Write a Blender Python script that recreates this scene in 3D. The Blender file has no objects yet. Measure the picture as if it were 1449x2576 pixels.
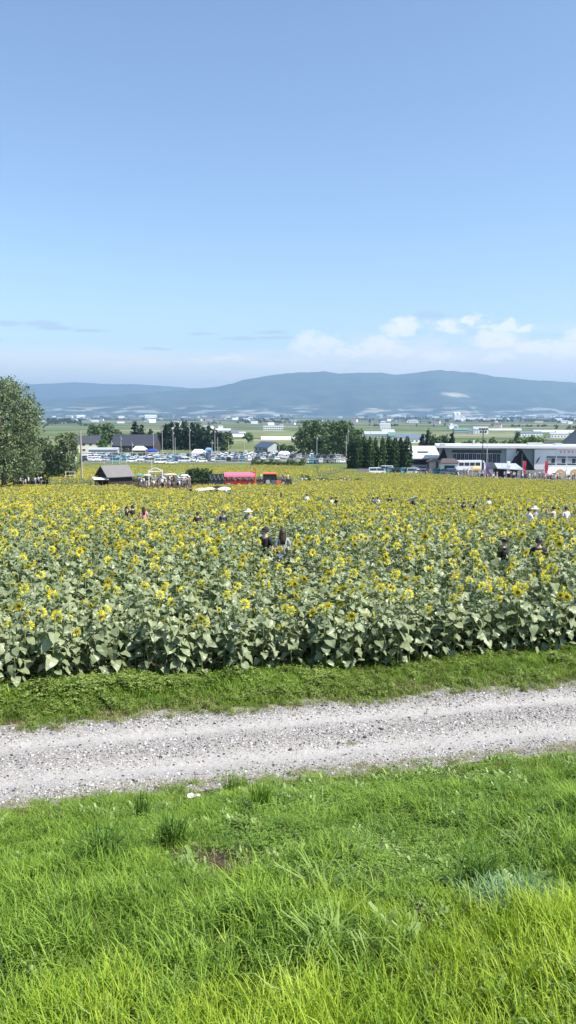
import bpy, math, random
import numpy as np
from mathutils import Vector, Matrix, Euler
R = math.radians
rnd = random.Random(7)
rng = np.random.default_rng(7)
scene = bpy.context.scene
col = scene.collection

# ------------------------------------------------------------------ camera geometry
F = 804.0; PITCH = 7.09
K = 576/1449.0                       # photo measured on a 1449 px wide copy
def tanY(Y):                          # downward slope of the ray through row Y
    return math.tan(R(PITCH) + math.atan((Y*K-512)/F))
def at(X, d, h=None):                 # world x of column X at forward distance d
    if h is None: h = hgt_t(d)
    return (X*K-288)/F*(d*math.cos(R(PITCH))+h*math.sin(R(PITCH)))
def zat(Y, d): return -tanY(Y)*d
T = [(-400,-2),(-60,1.2),(-6,1.7),(0,1.85),(9.3,4.5),(9.8,4.6),(12.1,4.62),(12.6,4.6),(15,4.68),(22,4.85),(36,6.1),(64,8.4),(100,11.3),(150,14.6),
     (185,16.7),(240,18.3),(300,19.4),(420,21.3),(1000,30),(2000,38),(4000,48),(8000,58),(12500,62),(30000,62)]
TX = np.array([a for a,_ in T],float); TH = np.array([b for _,b in T],float)
def hgt_t(t): return float(np.interp(t,TX,TH))
def tcoord(x,y):
    w = np.clip((45-np.asarray(y,float))/30,0,1)
    return y-0.22*x*w
_g = rng.random((64,64))
def vnoise(x,y,s):
    x=np.asarray(x,float)/s+1000; y=np.asarray(y,float)/s+1000
    i=np.floor(x).astype(int); j=np.floor(y).astype(int); u=x-i; v=y-j
    u=u*u*(3-2*u); v=v*v*(3-2*v); a=_g[i%64,j%64]; b=_g[(i+1)%64,j%64]; c=_g[i%64,(j+1)%64]; d=_g[(i+1)%64,(j+1)%64]
    return (a*(1-u)+b*u)*(1-v)+(c*(1-u)+d*u)*v
def gz(x,y):
    x=np.asarray(x,float); y=np.asarray(y,float)
    t=tcoord(x,y); h=np.interp(t,TX,TH)
    bank=np.clip(1-np.abs(t-5)/4.6,0,1)**.5
    n=(vnoise(x,y,1.3)-.5)*.20+(vnoise(x,y,.45)-.5)*.13
    rut=(vnoise(x,y,.6)-.5)*.03
    # two wheel ruts in the track
    c=np.exp(-((t-10.45)/.24)**2)+np.exp(-((t-11.6)/.22)**2)
    road=((t>9.6)&(t<12.2))
    far=np.clip((y-300)/700,0,1)*(vnoise(x,y,400)-.5)*2.0
    # the lane, the forecourt and the ground behind lie a step higher than the crop in front of them
    cx=(x*F/(np.maximum(y,1)*math.cos(R(PITCH))+h*math.sin(R(PITCH)))+288)/K
    bd=np.interp(cx,[-300,20,35,120,225,236,335,350,480,495,735,760,870,1050,1449,1900],[205,205,138,138,140,136,136,119,119,138,139,172,222,216,166,150])
    s=np.clip((y-bd)/4.5,0,1); s=s*s*(3-2*s); e=np.where(cx<800,np.clip((235-y)/60,0,1),np.clip((310-y)/40,0,1)); h=h-1.0*s*e
    return -h + n*bank + np.where(road,rut-.05*c,0) + far
def g(x,y): return float(gz(x,y))

# ------------------------------------------------------------------ materials
MATS={}
def nodes_of(name):
    m=bpy.data.materials.new(name); m.use_nodes=True
    nt=m.node_tree; b=nt.nodes['Principled BSDF']
    return m,nt,b
def mat(name,c,rough=.6,var=.15,scale=4,metal=0,spec=.5,bump=0,rand=0):
    """plain procedural paint/stone/cloth: noise-varied colour"""
    if name in MATS: return MATS[name]
    m,nt,b=nodes_of(name); N=nt.nodes.new; L=nt.links.new
    tc=N('ShaderNodeTexCoord'); no=N('ShaderNodeTexNoise'); no.inputs['Scale'].default_value=scale; no.inputs['Detail'].default_value=4
    L(tc.outputs['Object'],no.inputs['Vector'])
    mr=N('ShaderNodeMapRange'); mr.inputs[3].default_value=1-var; mr.inputs[4].default_value=1+var
    L(no.outputs['Fac'],mr.inputs[0])
    mx=N('ShaderNodeVectorMath'); mx.operation='SCALE'; mx.inputs[0].default_value=c
    if rand:
        oi=N('ShaderNodeObjectInfo'); m2=N('ShaderNodeMapRange'); m2.inputs[3].default_value=1-rand; m2.inputs[4].default_value=1+rand
        L(oi.outputs['Random'],m2.inputs[0]); mm=N('ShaderNodeMath'); mm.operation='MULTIPLY'; L(mr.outputs[0],mm.inputs[0]); L(m2.outputs[0],mm.inputs[1]); L(mm.outputs[0],mx.inputs['Scale'])
    else: L(mr.outputs[0],mx.inputs['Scale'])
    L(mx.outputs[0],b.inputs['Base Color'])
    b.inputs['Roughness'].default_value=rough; b.inputs['Metallic'].default_value=metal; b.inputs['Specular IOR Level'].default_value=spec
    if bump:
        bp=N('ShaderNodeBump'); bp.inputs['Strength'].default_value=bump; L(no.outputs['Fac'],bp.inputs['Height']); L(bp.outputs[0],b.inputs['Normal'])
    MATS[name]=m; return m
def leafmat(name,c1,c2,trans=.3,rough=.5,spec=.4,nscale=1.5,tc2=(1,1,1)):
    """leaf: two-tone by instance and by place, partly translucent"""
    if name in MATS: return MATS[name]
    m,nt,b=nodes_of(name); N=nt.nodes.new; L=nt.links.new
    ge=N('ShaderNodeNewGeometry'); no=N('ShaderNodeTexNoise'); no.inputs['Scale'].default_value=nscale; no.inputs['Detail'].default_value=2
    L(ge.outputs['Position'],no.inputs['Vector'])
    oi=N('ShaderNodeObjectInfo')
    ad=N('ShaderNodeMath'); ad.operation='MULTIPLY_ADD'; L(oi.outputs['Random'],ad.inputs[0]); ad.inputs[1].default_value=.45
    a3=N('ShaderNodeMath'); a3.operation='MULTIPLY_ADD'; L(ge.outputs['Random Per Island'],a3.inputs[0]); a3.inputs[1].default_value=.75
    L(no.outputs['Fac'],a3.inputs[2]); L(a3.outputs[0],ad.inputs[2])
    mr=N('ShaderNodeMapRange'); mr.inputs[1].default_value=.5; mr.inputs[2].default_value=1.65; L(ad.outputs[0],mr.inputs[0])
    mx=N('ShaderNodeMix'); mx.data_type='RGBA'; L(mr.outputs[0],mx.inputs['Factor']); mx.inputs['A'].default_value=(*c1,1); mx.inputs['B'].default_value=(*c2,1)
    L(mx.outputs['Result'],b.inputs['Base Color']); b.inputs['Roughness'].default_value=rough; b.inputs['Specular IOR Level'].default_value=spec
    tr=N('ShaderNodeBsdfTranslucent'); tm=N('ShaderNodeMix'); tm.data_type='RGBA'; tm.blend_type='MULTIPLY'; tm.inputs['Factor'].default_value=1
    L(mx.outputs['Result'],tm.inputs['A']); tm.inputs['B'].default_value=(*tc2,1); L(tm.outputs['Result'],tr.inputs['Color'])
    ms=N('ShaderNodeMixShader'); ms.inputs[0].default_value=trans
    L(b.outputs[0],ms.inputs[1]); L(tr.outputs[0],ms.inputs[2]); L(ms.outputs[0],nt.nodes['Material Output'].inputs[0])
    MATS[name]=m; return m

# ------------------------------------------------------------------ mesh builder
class MB:
    def __init__(s): s.v=[]; s.f=[]; s.m=[]
    def add(s,v,f,m=0):
        o=len(s.v); s.v+=[tuple(p) for p in v]; s.f+=[tuple(i+o for i in q) for q in f]; s.m+=[m]*len(f); return s
    def box(s,c,d,m=0,rz=0,ch=0):
        x,y,z=d[0]/2,d[1]/2,d[2]/2; ca,sa=math.cos(rz),math.sin(rz); k=1-ch
        pts=[(-x,-y,-z),(x,-y,-z),(x,y,-z),(-x,y,-z),(-x*k,-y*k,z),(x*k,-y*k,z),(x*k,y*k,z),(-x*k,y*k,z)]
        return s.add([(c[0]+a*ca-b*sa,c[1]+a*sa+b*ca,c[2]+e) for a,b,e in pts],[(0,3,2,1),(4,5,6,7),(0,1,5,4),(1,2,6,5),(2,3,7,6),(3,0,4,7)],m)
    def tube(s,p,r,n=8,m=0,cap=True):
        p=[Vector(q) for q in p]; r=r if isinstance(r,(list,tuple)) else [r]*len(p); rings=[]; u=None
        for i,q in enumerate(p):
            d=(p[min(i+1,len(p)-1)]-p[max(i-1,0)]).normalized()
            if u is None: u=d.orthogonal().normalized()
            u=(u-d*u.dot(d)).normalized(); w=d.cross(u)
            rings.append([q+(u*math.cos(2*math.pi*k/n)+w*math.sin(2*math.pi*k/n))*r[i] for k in range(n)])
        v=[a for g_ in rings for a in g_]; f=[(i*n+k,i*n+(k+1)%n,(i+1)*n+(k+1)%n,(i+1)*n+k) for i in range(len(p)-1) for k in range(n)]
        if cap: f+=[tuple(range(n))[::-1],tuple((len(p)-1)*n+k for k in range(n))]
        return s.add(v,f,m)
    def prism(s,poly,a,b,m=0,axis='y'):
        """poly of (u,z) points extruded along axis between a and b"""
        n=len(poly)
        P=(lambda u,z,t:(u,t,z)) if axis=='y' else (lambda u,z,t:(t,u,z))
        v=[P(u,z,a) for u,z in poly]+[P(u,z,b) for u,z in poly]
        f=[tuple(range(n)),tuple(range(2*n-1,n-1,-1))]+[(i,n+i,n+(i+1)%n,(i+1)%n) for i in range(n)]
        return s.add(v,f,m)
    def lathe(s,prof,n=16,m=0,c=(0,0,0)):
        v=[(c[0]+r*math.cos(2*math.pi*k/n),c[1]+r*math.sin(2*math.pi*k/n),c[2]+z) for r,z in prof for k in range(n)]
        return s.add(v,[(i*n+k,i*n+(k+1)%n,(i+1)*n+(k+1)%n,(i+1)*n+k) for i in range(len(prof)-1) for k in range(n)],m)
    def mesh(s,name,mats,smooth=False):
        me=bpy.data.meshes.new(name); me.from_pydata(s.v,[],s.f)
        for m in (mats if isinstance(mats,(list,tuple)) else [mats]): me.materials.append(m)
        if len(me.materials)>1: me.polygons.foreach_set('material_index',s.m)
        if smooth: me.polygons.foreach_set('use_smooth',[True]*len(me.polygons))
        me.update(); return me
    def build(s,name,mats,parent=None,smooth=False): return link(name,s.mesh(name,mats,smooth),parent)
    def merge(s,o,mo=0):
        k=len(s.v); s.v+=o.v; s.f+=[tuple(i+k for i in q) for q in o.f]; s.m+=[a+mo for a in o.m]; return s
def link(name,data,parent=None):
    o=bpy.data.objects.new(name,data); col.objects.link(o)
    if parent: o.parent=parent
    return o
def npmesh(name,V,Fc,mats,smooth=False,mi=None):
    me=bpy.data.meshes.new(name); V=np.asarray(V,np.float32).reshape(-1,3); Fc=np.asarray(Fc,np.int32); n,k=Fc.shape
    me.vertices.add(len(V)); me.vertices.foreach_set('co',V.ravel()); me.loops.add(n*k); me.loops.foreach_set('vertex_index',Fc.ravel())
    me.polygons.add(n); me.polygons.foreach_set('loop_start',np.arange(0,n*k,k,dtype=np.int32)); 
    for m in (mats if isinstance(mats,(list,tuple)) else [mats]): me.materials.append(m)
    if mi is not None: me.polygons.foreach_set('material_index',np.asarray(mi,np.int32))
    if smooth: me.polygons.foreach_set('use_smooth',np.ones(n,bool))
    me.update(calc_edges=True); me.validate(); return me
def thing(name,label,cat,loc=(0,0,0),rz=0,group=None):
    o=bpy.data.objects.new(name,None); col.objects.link(o); o.location=loc; o.rotation_euler=(0,0,rz); o.empty_display_size=.2
    return tag(o,label,cat,group)
def tag(o,label,cat,group=None,kind=None):
    if label: o['label']=label
    if cat: o['category']=cat
    if group: o['group']=group
    if kind: o['kind']=kind
    return o
def struct(o,label=None): o['kind']='structure'; return tag(o,label,None)
def copy_tree(o,parent=None):
    c=o.copy(); col.objects.link(c)
    if parent: c.parent=parent
    for ch in KIDS.get(o.name,[]): copy_tree(ch,c)
    return c
KIDS={}
def reg(o):
    for c in o.children: KIDS.setdefault(o.name,[]).append(c); reg(c)
    return o
PROTOS=bpy.data.collections.new('prototypes')      # never linked to the scene: only meshes to copy from
def discard(o):
    for c in list(o.children): discard(c)
    bpy.data.objects.remove(o)
used=set()
def uniq(label):
    if label in used: return None
    used.add(label); return label

def scatter(name,P,rot,scl,protos,label,idx=None,kind='stuff'):
    """one object of uncountable things: instances of small meshes on given ground points"""
    P=np.asarray(P,np.float32); n=len(P); me=bpy.data.meshes.new(name); me.vertices.add(n); me.vertices.foreach_set('co',P.ravel())
    a=me.attributes.new('rot','FLOAT_VECTOR','POINT'); a.data.foreach_set('vector',np.asarray(rot,np.float32).ravel())
    a=me.attributes.new('scl','FLOAT','POINT'); a.data.foreach_set('value',np.asarray(scl,np.float32).ravel())
    if idx is None: idx=rng.integers(0,len(protos),n)
    a=me.attributes.new('idx','INT','POINT'); a.data.foreach_set('value',np.asarray(idx,np.int32))
    c=bpy.data.collections.new(name+'_kinds')
    for q in protos: c.objects.link(q)
    ng=bpy.data.node_groups.new(name,'GeometryNodeTree')
    ng.interface.new_socket('Geometry',in_out='INPUT',socket_type='NodeSocketGeometry'); ng.interface.new_socket('Geometry',in_out='OUTPUT',socket_type='NodeSocketGeometry')
    N=ng.nodes.new; L=ng.links.new; gi=N('NodeGroupInput'); go=N('NodeGroupOutput'); mp=N('GeometryNodeMeshToPoints'); ip=N('GeometryNodeInstanceOnPoints'); ci=N('GeometryNodeCollectionInfo')
    ci.inputs['Collection'].default_value=c; ci.inputs['Separate Children'].default_value=True; ci.inputs['Reset Children'].default_value=True
    L(gi.outputs[0],mp.inputs['Mesh']); L(mp.outputs[0],ip.inputs['Points']); L(ci.outputs[0],ip.inputs['Instance']); ip.inputs['Pick Instance'].default_value=True
    def A(nm,t):
        q=N('GeometryNodeInputNamedAttribute'); q.data_type=t; q.inputs['Name'].default_value=nm; return q.outputs[0]
    L(A('idx','INT'),ip.inputs['Instance Index']); L(A('scl','FLOAT'),ip.inputs['Scale'])
    er=N('FunctionNodeEulerToRotation'); L(A('rot','FLOAT_VECTOR'),er.inputs[0]); L(er.outputs[0],ip.inputs['Rotation'])
    L(ip.outputs[0],go.inputs[0])
    o=link(name,me); md=o.modifiers.new('scatter','NODES'); md.node_group=ng
    o['kind']=kind; tag(o,label,name.replace('_',' ')); return o
def proto(name,me): return bpy.data.objects.new(name,me)
# ------------------------------------------------------------------ light, sky, camera
SUN_AZ,SUN_EL=R(113),R(50)
D=Vector((math.sin(SUN_AZ)*math.cos(SUN_EL),math.cos(SUN_AZ)*math.cos(SUN_EL),math.sin(SUN_EL)))
sl=bpy.data.lights.new('sun','SUN'); sl.energy=4.9; sl.angle=R(.53); sl.color=(1,.955,.89)
so=link('sun',sl); so.rotation_euler=D.to_track_quat('Z','Y').to_euler(); so.location=(30,-20,60)
cam=bpy.data.cameras.new('camera'); co=link('camera',cam); co.location=(0,0,0); co.rotation_euler=(R(90-PITCH),0,0)
cam.sensor_fit='VERTICAL'; cam.sensor_height=24; cam.lens=24*F/1024; cam.clip_start=.05; cam.clip_end=80000; scene.camera=co
scene.view_settings.view_transform='Standard'; scene.view_settings.look='None'; scene.view_settings.exposure=0.72; scene.view_settings.gamma=1
scene.cycles.max_bounces=6; scene.cycles.volume_bounces=0; scene.cycles.transparent_max_bounces=8
scene.cycles.use_adaptive_sampling=True

w=bpy.data.worlds.new('World'); scene.world=w; w.use_nodes=True; nt=w.node_tree; N=nt.nodes.new; L=nt.links.new
bg=nt.nodes['Background']; bg.inputs['Strength'].default_value=.122
sky=N('ShaderNodeTexSky'); sky.sky_type='NISHITA'; sky.sun_disc=False; sky.sun_elevation=SUN_EL; sky.sun_rotation=SUN_AZ; sky.altitude=100; sky.air_density=1.0; sky.dust_density=.65; sky.ozone_density=2.7
def M(op,a,b=None,c=None,clamp=False):
    n=N('ShaderNodeMath'); n.operation=op; n.use_clamp=clamp
    for i,q in enumerate((a,b,c)):
        if q is None: continue
        if isinstance(q,(int,float)): n.inputs[i].default_value=q
        else: L(q,n.inputs[i])
    return n.outputs[0]
def SM(x,lo,hi,a=0,b=1):
    n=N('ShaderNodeMapRange'); n.interpolation_type='SMOOTHSTEP'; L(x,n.inputs[0]); n.inputs[1].default_value=lo; n.inputs[2].default_value=hi; n.inputs[3].default_value=a; n.inputs[4].default_value=b; return n.outputs[0]
tc=N('ShaderNodeTexCoord'); sp=N('ShaderNodeSeparateXYZ'); L(tc.outputs['Generated'],sp.inputs[0])
az=M('ARCTAN2',sp.outputs[0],sp.outputs[1]); el=M('ARCSINE',sp.outputs[2])
cb=N('ShaderNodeCombineXYZ'); L(az,cb.inputs[0]); L(el,cb.inputs[1])
def noise(scale,vec,detail=5,stretch=(1,1,1),rough=.62,off=0):
    mp=N('ShaderNodeMapping'); L(vec,mp.inputs[0]); mp.inputs['Scale'].default_value=stretch; mp.inputs['Location'].default_value=(off,off,0)
    n=N('ShaderNodeTexNoise'); n.inputs['Scale'].default_value=scale; n.inputs['Detail'].default_value=detail; n.inputs['Roughness'].default_value=rough; L(mp.outputs[0],n.inputs[0]); return n.outputs[0]
def AE(X,Y): return math.atan((X*K-288)/F), -math.atan(tanY(Y))
n1=noise(34,cb.outputs[0],6,(1,1.8,1)); n2=noise(34,cb.outputs[0],6,(1,1.8,1),off=3.7)
# wobble the coordinates so that the cumulus outlines billow
wx=M('MULTIPLY_ADD',M('SUBTRACT',n1,.5),.075,az); wy=M('MULTIPLY_ADD',M('SUBTRACT',n2,.5),.042,el)
puffs=[(1003,824,36,15),(1010,842,30,7),(785,862,42,17),(840,868,26,12),(835,885,52,7),(945,869,46,15),(985,884,48,9),(905,890,40,6),(1122,820,28,12),(1186,810,18,8),(1248,832,34,11),(1290,838,22,9),(1240,862,46,14),(1330,882,44,10),(1430,876,44,20),(1245,905,34,8),(1090,900,30,7),(560,905,60,5)]
best=None
for X,Y,rx,ry in puffs:
    a,e=AE(X,Y); sx=rx*K/F*1.15; sy=ry*K/F*1.25
    q=M('ADD',M('POWER',M('ABSOLUTE',M('DIVIDE',M('SUBTRACT',wx,a),sx)),2),M('POWER',M('ABSOLUTE',M('DIVIDE',M('SUBTRACT',wy,e),sy)),2))
    v=SM(q,.2,2.0,1,0); best=v if best is None else M('MAXIMUM',best,v)
cum=M('MULTIPLY',best,SM(noise(60,cb.outputs[0],6,(1,1.7,1),off=9),.30,.50,.3,1))
# thin layer low over the hills, broken into flat streaks
_,e1=AE(0,868); _,e2=AE(0,905); _,e3=AE(0,800)
veil=M('MULTIPLY',SM(el,e2,e1,1,0),SM(noise(9,cb.outputs[0],6,(1,7,1)),.34,.60,.45,1))
a0,_=AE(820,0); a1,_=AE(1000,0)
veilr=M('MULTIPLY',M('MULTIPLY',SM(el,AE(0,885)[1],AE(0,795)[1],1,0),SM(az,a0,a1)),SM(noise(14,cb.outputs[0],5,(1,3.5,1),off=5),.38,.60,0,.85))
wx2=M('MULTIPLY_ADD',M('SUBTRACT',n1,.5),.06,az); wy2=M('MULTIPLY_ADD',M('SUBTRACT',n2,.5),.007,el); st=None
for X,Y,rx,ry in [(30,825,34,4),(120,824,52,5),(150,832,45,4),(240,838,40,3),(505,840,36,2.5),(610,852,50,3),(680,836,36,3),(690,850,40,2.5),(400,880,36,2),(1070,796,40,7),(0,866,20,2)]:
    a,e=AE(X,Y); sx=rx*K/F; sy=ry*K/F*1.5
    q=M('ADD',M('POWER',M('ABSOLUTE',M('DIVIDE',M('SUBTRACT',wx2,a),sx)),2),M('POWER',M('ABSOLUTE',M('DIVIDE',M('SUBTRACT',wy2,e),sy)),2))
    v=SM(q,.1,1.6,1,0); st=v if st is None else M('MAXIMUM',st,v)
# keep the whole cloud picture in front of the camera side of the sky and let the rest of the horizon carry the thin layer
front=SM(sp.outputs[1],0,.3)
def mixc(fac,a,c):
    n=N('ShaderNodeMix'); n.data_type='RGBA'; L(fac,n.inputs['Factor']); L(a,n.inputs['A']); n.inputs['B'].default_value=(*c,1); return n.outputs['Result']
c=sky.outputs[0]
c=mixc(M('MULTIPLY',veil,.85),c,(6.2,6.1,5.6))
c=mixc(M('MULTIPLY',M('MULTIPLY',veilr,.9),front),c,(5.6,5.6,5.5))
c=mixc(M('MULTIPLY',M('MULTIPLY',st,.7),front),c,(3.0,3.75,4.7))
c=mixc(M('MULTIPLY',M('MULTIPLY',cum,.66),front),c,(6.9,6.5,6.1))
L(c,bg.inputs['Color'])

# ------------------------------------------------------------------ ground
def ground_mat():
    m,nt,b=nodes_of('ground_cover'); N=nt.nodes.new; L=nt.links.new
    ge=N('ShaderNodeNewGeometry'); sp=N('ShaderNodeSeparateXYZ'); L(ge.outputs['Position'],sp.inputs[0])
    def ramp(fac,stops,interp='LINEAR'):
        r=N('ShaderNodeValToRGB'); r.color_ramp.interpolation=interp; L(fac,r.inputs[0])
        while len(r.color_ramp.elements)<len(stops): r.color_ramp.elements.new(.5)
        for e,(p,c) in zip(r.color_ramp.elements,stops): e.position=p; e.color=(*c,1)
        return r.outputs[0]
    def no(scale,detail=5,st=(1,1,1)):
        mp=N('ShaderNodeMapping'); mp.inputs['Scale'].default_value=st; L(ge.outputs['Position'],mp.inputs[0])
        n=N('ShaderNodeTexNoise'); n.inputs['Scale'].default_value=scale; n.inputs['Detail'].default_value=detail; L(mp.outputs[0],n.inputs[0]); return n.outputs['Fac']
    def mixf(f,a,b_):
        x=N('ShaderNodeMix'); x.data_type='RGBA'; L(f,x.inputs['Factor']); L(a,x.inputs['A']); L(b_,x.inputs['B']); return x.outputs['Result']
    def mr(x,lo,hi,a=0,b_=1):
        n=N('ShaderNodeMapRange'); L(x,n.inputs[0]); n.inputs[1].default_value=lo; n.inputs[2].default_value=hi; n.inputs[3].default_value=a; n.inputs[4].default_value=b_; return n.outputs[0]
    soil=ramp(no(9),[(.3,(.045,.032,.02)),(.5,(.075,.056,.035)),(.7,(.06,.065,.025))])
    lawn=ramp(no(.25,6),[(.3,(.07,.12,.03)),(.5,(.12,.17,.045)),(.62,(.17,.18,.07)),(.75,(.20,.17,.10))])
    # farmland: long plots in two sizes
    def plots(sx,sy,rot,off):
        mp=N('ShaderNodeMapping'); mp.inputs['Rotation'].default_value=(0,0,R(rot)); mp.inputs['Scale'].default_value=(1/sx,1/sy,0); mp.inputs['Location'].default_value=(off,off,0); L(ge.outputs['Position'],mp.inputs[0])
        v=N('ShaderNodeTexVoronoi'); v.distance='CHEBYCHEV'; v.inputs['Scale'].default_value=1; v.inputs['Randomness'].default_value=.35; L(mp.outputs[0],v.inputs['Vector'])
        s=N('ShaderNodeSeparateColor'); L(v.outputs['Color'],s.inputs[0]); return s.outputs[0],s.outputs[1],v.outputs['Distance']
    p1,q1,d1=plots(190,95,6,.3); p2,q2,d2=plots(900,260,4,.1)
    cA=ramp(p1,[(0,(.11,.15,.055)),(.22,(.16,.19,.075)),(.42,(.08,.12,.05)),(.6,(.19,.21,.10)),(.78,(.12,.16,.06)),(.9,(.25,.23,.15))],'CONSTANT')
    cB=ramp(p2,[(0,(.08,.12,.055)),(.2,(.12,.15,.075)),(.4,(.045,.075,.04)),(.6,(.16,.17,.10)),(.75,(.05,.08,.04)),(.88,(.24,.23,.17))],'CONSTANT')
    farm=mixf(mr(sp.outputs[1],1500,3500),cA,cB)
    dk=N('ShaderNodeVectorMath'); dk.operation='SCALE'; L(farm,dk.inputs[0]); L(mr(no(.02,6),.3,.7,.75,1.2),dk.inputs['Scale'])
    a=mixf(mr(sp.outputs[1],200,235),soil,lawn)
    bb=mixf(mr(sp.outputs[1],430,470),a,dk.outputs[0])
    L(bb,b.inputs['Base Color']); b.inputs['Roughness'].default_value=.95; b.inputs['Specular IOR Level'].default_value=.1
    bp=N('ShaderNodeBump'); bp.inputs['Strength'].default_value=.5; bp.inputs['Distance'].default_value=.05; L(no(14),bp.inputs['Height']); L(bp.outputs[0],b.inputs['Normal'])
    return m
ys=np.concatenate([np.linspace(-60,0,14),np.arange(.3,18,.12),np.geomspace(18,12800,190)])
us=np.concatenate([np.linspace(-1,-.25,40)[:-1],np.linspace(-.25,.25,90),np.linspace(.25,1,40)[1:]])
half=np.where(ys<18,26,26+(ys-18)*.78); 
X=us[None,:]*half[:,None]; Y=np.repeat(ys[:,None],len(us),1); Z=gz(X,Y)
def gridfaces(ny,nx):
    i=np.arange(ny-1)[:,None]*nx+np.arange(nx-1)[None,:]; i=i.ravel(); return np.stack([i,i+1,i+nx+1,i+nx],1)
gr=link('ground',npmesh('ground',np.stack([X,Y,Z],2),gridfaces(*X.shape),ground_mat(),True)); struct(gr,'ground sloping from the grassy bank down to the wide farmed plain')

# gravel road: a sheet that follows the ground, ragged at both edges
def gravel_mat():
    m,nt,b=nodes_of('gravel'); N=nt.nodes.new; L=nt.links.new
    ge=N('ShaderNodeNewGeometry')
    def no(s,d=6):
        n=N('ShaderNodeTexNoise'); n.inputs['Scale'].default_value=s; n.inputs['Detail'].default_value=d; n.inputs['Roughness'].default_value=.65; L(ge.outputs['Position'],n.inputs[0]); return n.outputs['Fac']
    vo=N('ShaderNodeTexVoronoi'); vo.inputs['Scale'].default_value=48; L(ge.outputs['Position'],vo.inputs[0])
    s=N('ShaderNodeSeparateColor'); L(vo.outputs['Color'],s.inputs[0])
    r=N('ShaderNodeValToRGB'); L(s.outputs[0],r.inputs[0]); e=r.color_ramp.elements; e[0].color=(.10,.095,.09,1); e[1].position=.5; e[1].color=(.33,.305,.27,1); x=e.new(.12); x.color=(.20,.185,.17,1); x=e.new(1); x.color=(.38,.365,.35,1)
    at_=N('ShaderNodeAttribute'); at_.attribute_name='track'
    mx=N('ShaderNodeMix'); mx.data_type='RGBA'; L(r.outputs[0],mx.inputs['A']); mx.inputs['B'].default_value=(.47,.445,.41,1)
    f=N('ShaderNodeMath'); f.operation='MULTIPLY'; f.use_clamp=True; L(at_.outputs['Fac'],f.inputs[0]); q=N('ShaderNodeMapRange'); L(no(3),q.inputs[0]); q.inputs[1].default_value=.3; q.inputs[2].default_value=.65; q.inputs[3].default_value=.55; q.inputs[4].default_value=1.0; L(q.outputs[0],f.inputs[1]); L(f.outputs[0],mx.inputs['Factor'])
    sc=N('ShaderNodeVectorMath'); sc.operation='SCALE'; L(mx.outputs['Result'],sc.inputs[0]); q2=N('ShaderNodeMapRange'); L(no(22,8),q2.inputs[0]); q2.inputs[1].default_value=.3; q2.inputs[2].default_value=.7; q2.inputs[3].default_value=.72; q2.inputs[4].default_value=1.22; L(q2.outputs[0],sc.inputs['Scale'])
    L(sc.outputs[0],b.inputs['Base Color']); b.inputs['Roughness'].default_value=.9; b.inputs['Specular IOR Level'].default_value=.15
    bp=N('ShaderNodeBump'); bp.inputs['Strength'].default_value=.7; bp.inputs['Distance'].default_value=.02; L(no(60,4),bp.inputs['Height']); L(bp.outputs[0],b.inputs['Normal'])
    return m
xs=np.arange(-14,14,.07); ts=np.linspace(0,1,46)
t0=9.38+(vnoise(xs,xs*0,.5)-.5)*.22+(vnoise(xs,xs*0+5,.13)-.5)*.12; t1=12.42+(vnoise(xs,xs*0+9,.45)-.5)*.28+(vnoise(xs,xs*0+15,.12)-.5)*.12
TT=t0[None,:]+(t1-t0)[None,:]*ts[:,None]; XX=np.repeat(xs[None,:],len(ts),0); YY=TT+.22*XX
ed=np.minimum(ts,1-ts)[:,None]; ZZ=gz(XX,YY)+.012-.03*(ed<.01)
rd=link('gravel_road',npmesh('gravel_road',np.stack([XX,YY,ZZ],2),gridfaces(*XX.shape),gravel_mat(),True)); struct(rd,'pale gravel farm track with two worn wheel ruts')
a=rd.data.attributes.new('track','FLOAT','POINT'); tr=np.exp(-((TT-10.35-.1*(vnoise(XX,YY,2)-.5))/.36)**2)+.95*np.exp(-((TT-11.55-.1*(vnoise(XX,YY,2)-.5))/.32)**2); a.data.foreach_set('value',tr.ravel().astype(np.float32))

# car park surface and service road as sheets
def sheet(name,quad,mt,lift=.03,nx=40,ny=10,label=None):
    (x0,y0),(x1,y1),(x2,y2),(x3,y3)=quad; u=np.linspace(0,1,nx)[None,:]; v=np.linspace(0,1,ny)[:,None]
    X=(x0*(1-u)+x1*u)*(1-v)+(x3*(1-u)+x2*u)*v; Y=(y0*(1-u)+y1*u)*(1-v)+(y3*(1-u)+y2*u)*v
    return struct(link(name,npmesh(name,np.stack([X,Y,gz(X,Y)+lift],2),gridfaces(*X.shape),mt,True)),label)
lot=mat('worn_gravel',(.19,.185,.155),.9,.25,.3)
sheet('car_park',[(at(205,313),313),(at(880,303),303),(at(900,425),425),(at(215,425),425)],lot,.05,label='gravel car park packed with visitors cars')
sheet('forecourt',[(at(900,217),217),(at(1800,152),152),(at(1800,262),262),(at(900,262),262)],mat('asphalt',(.10,.10,.10),.9,.2,.3),.05,label='asphalt forecourt in front of the long building')

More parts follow.
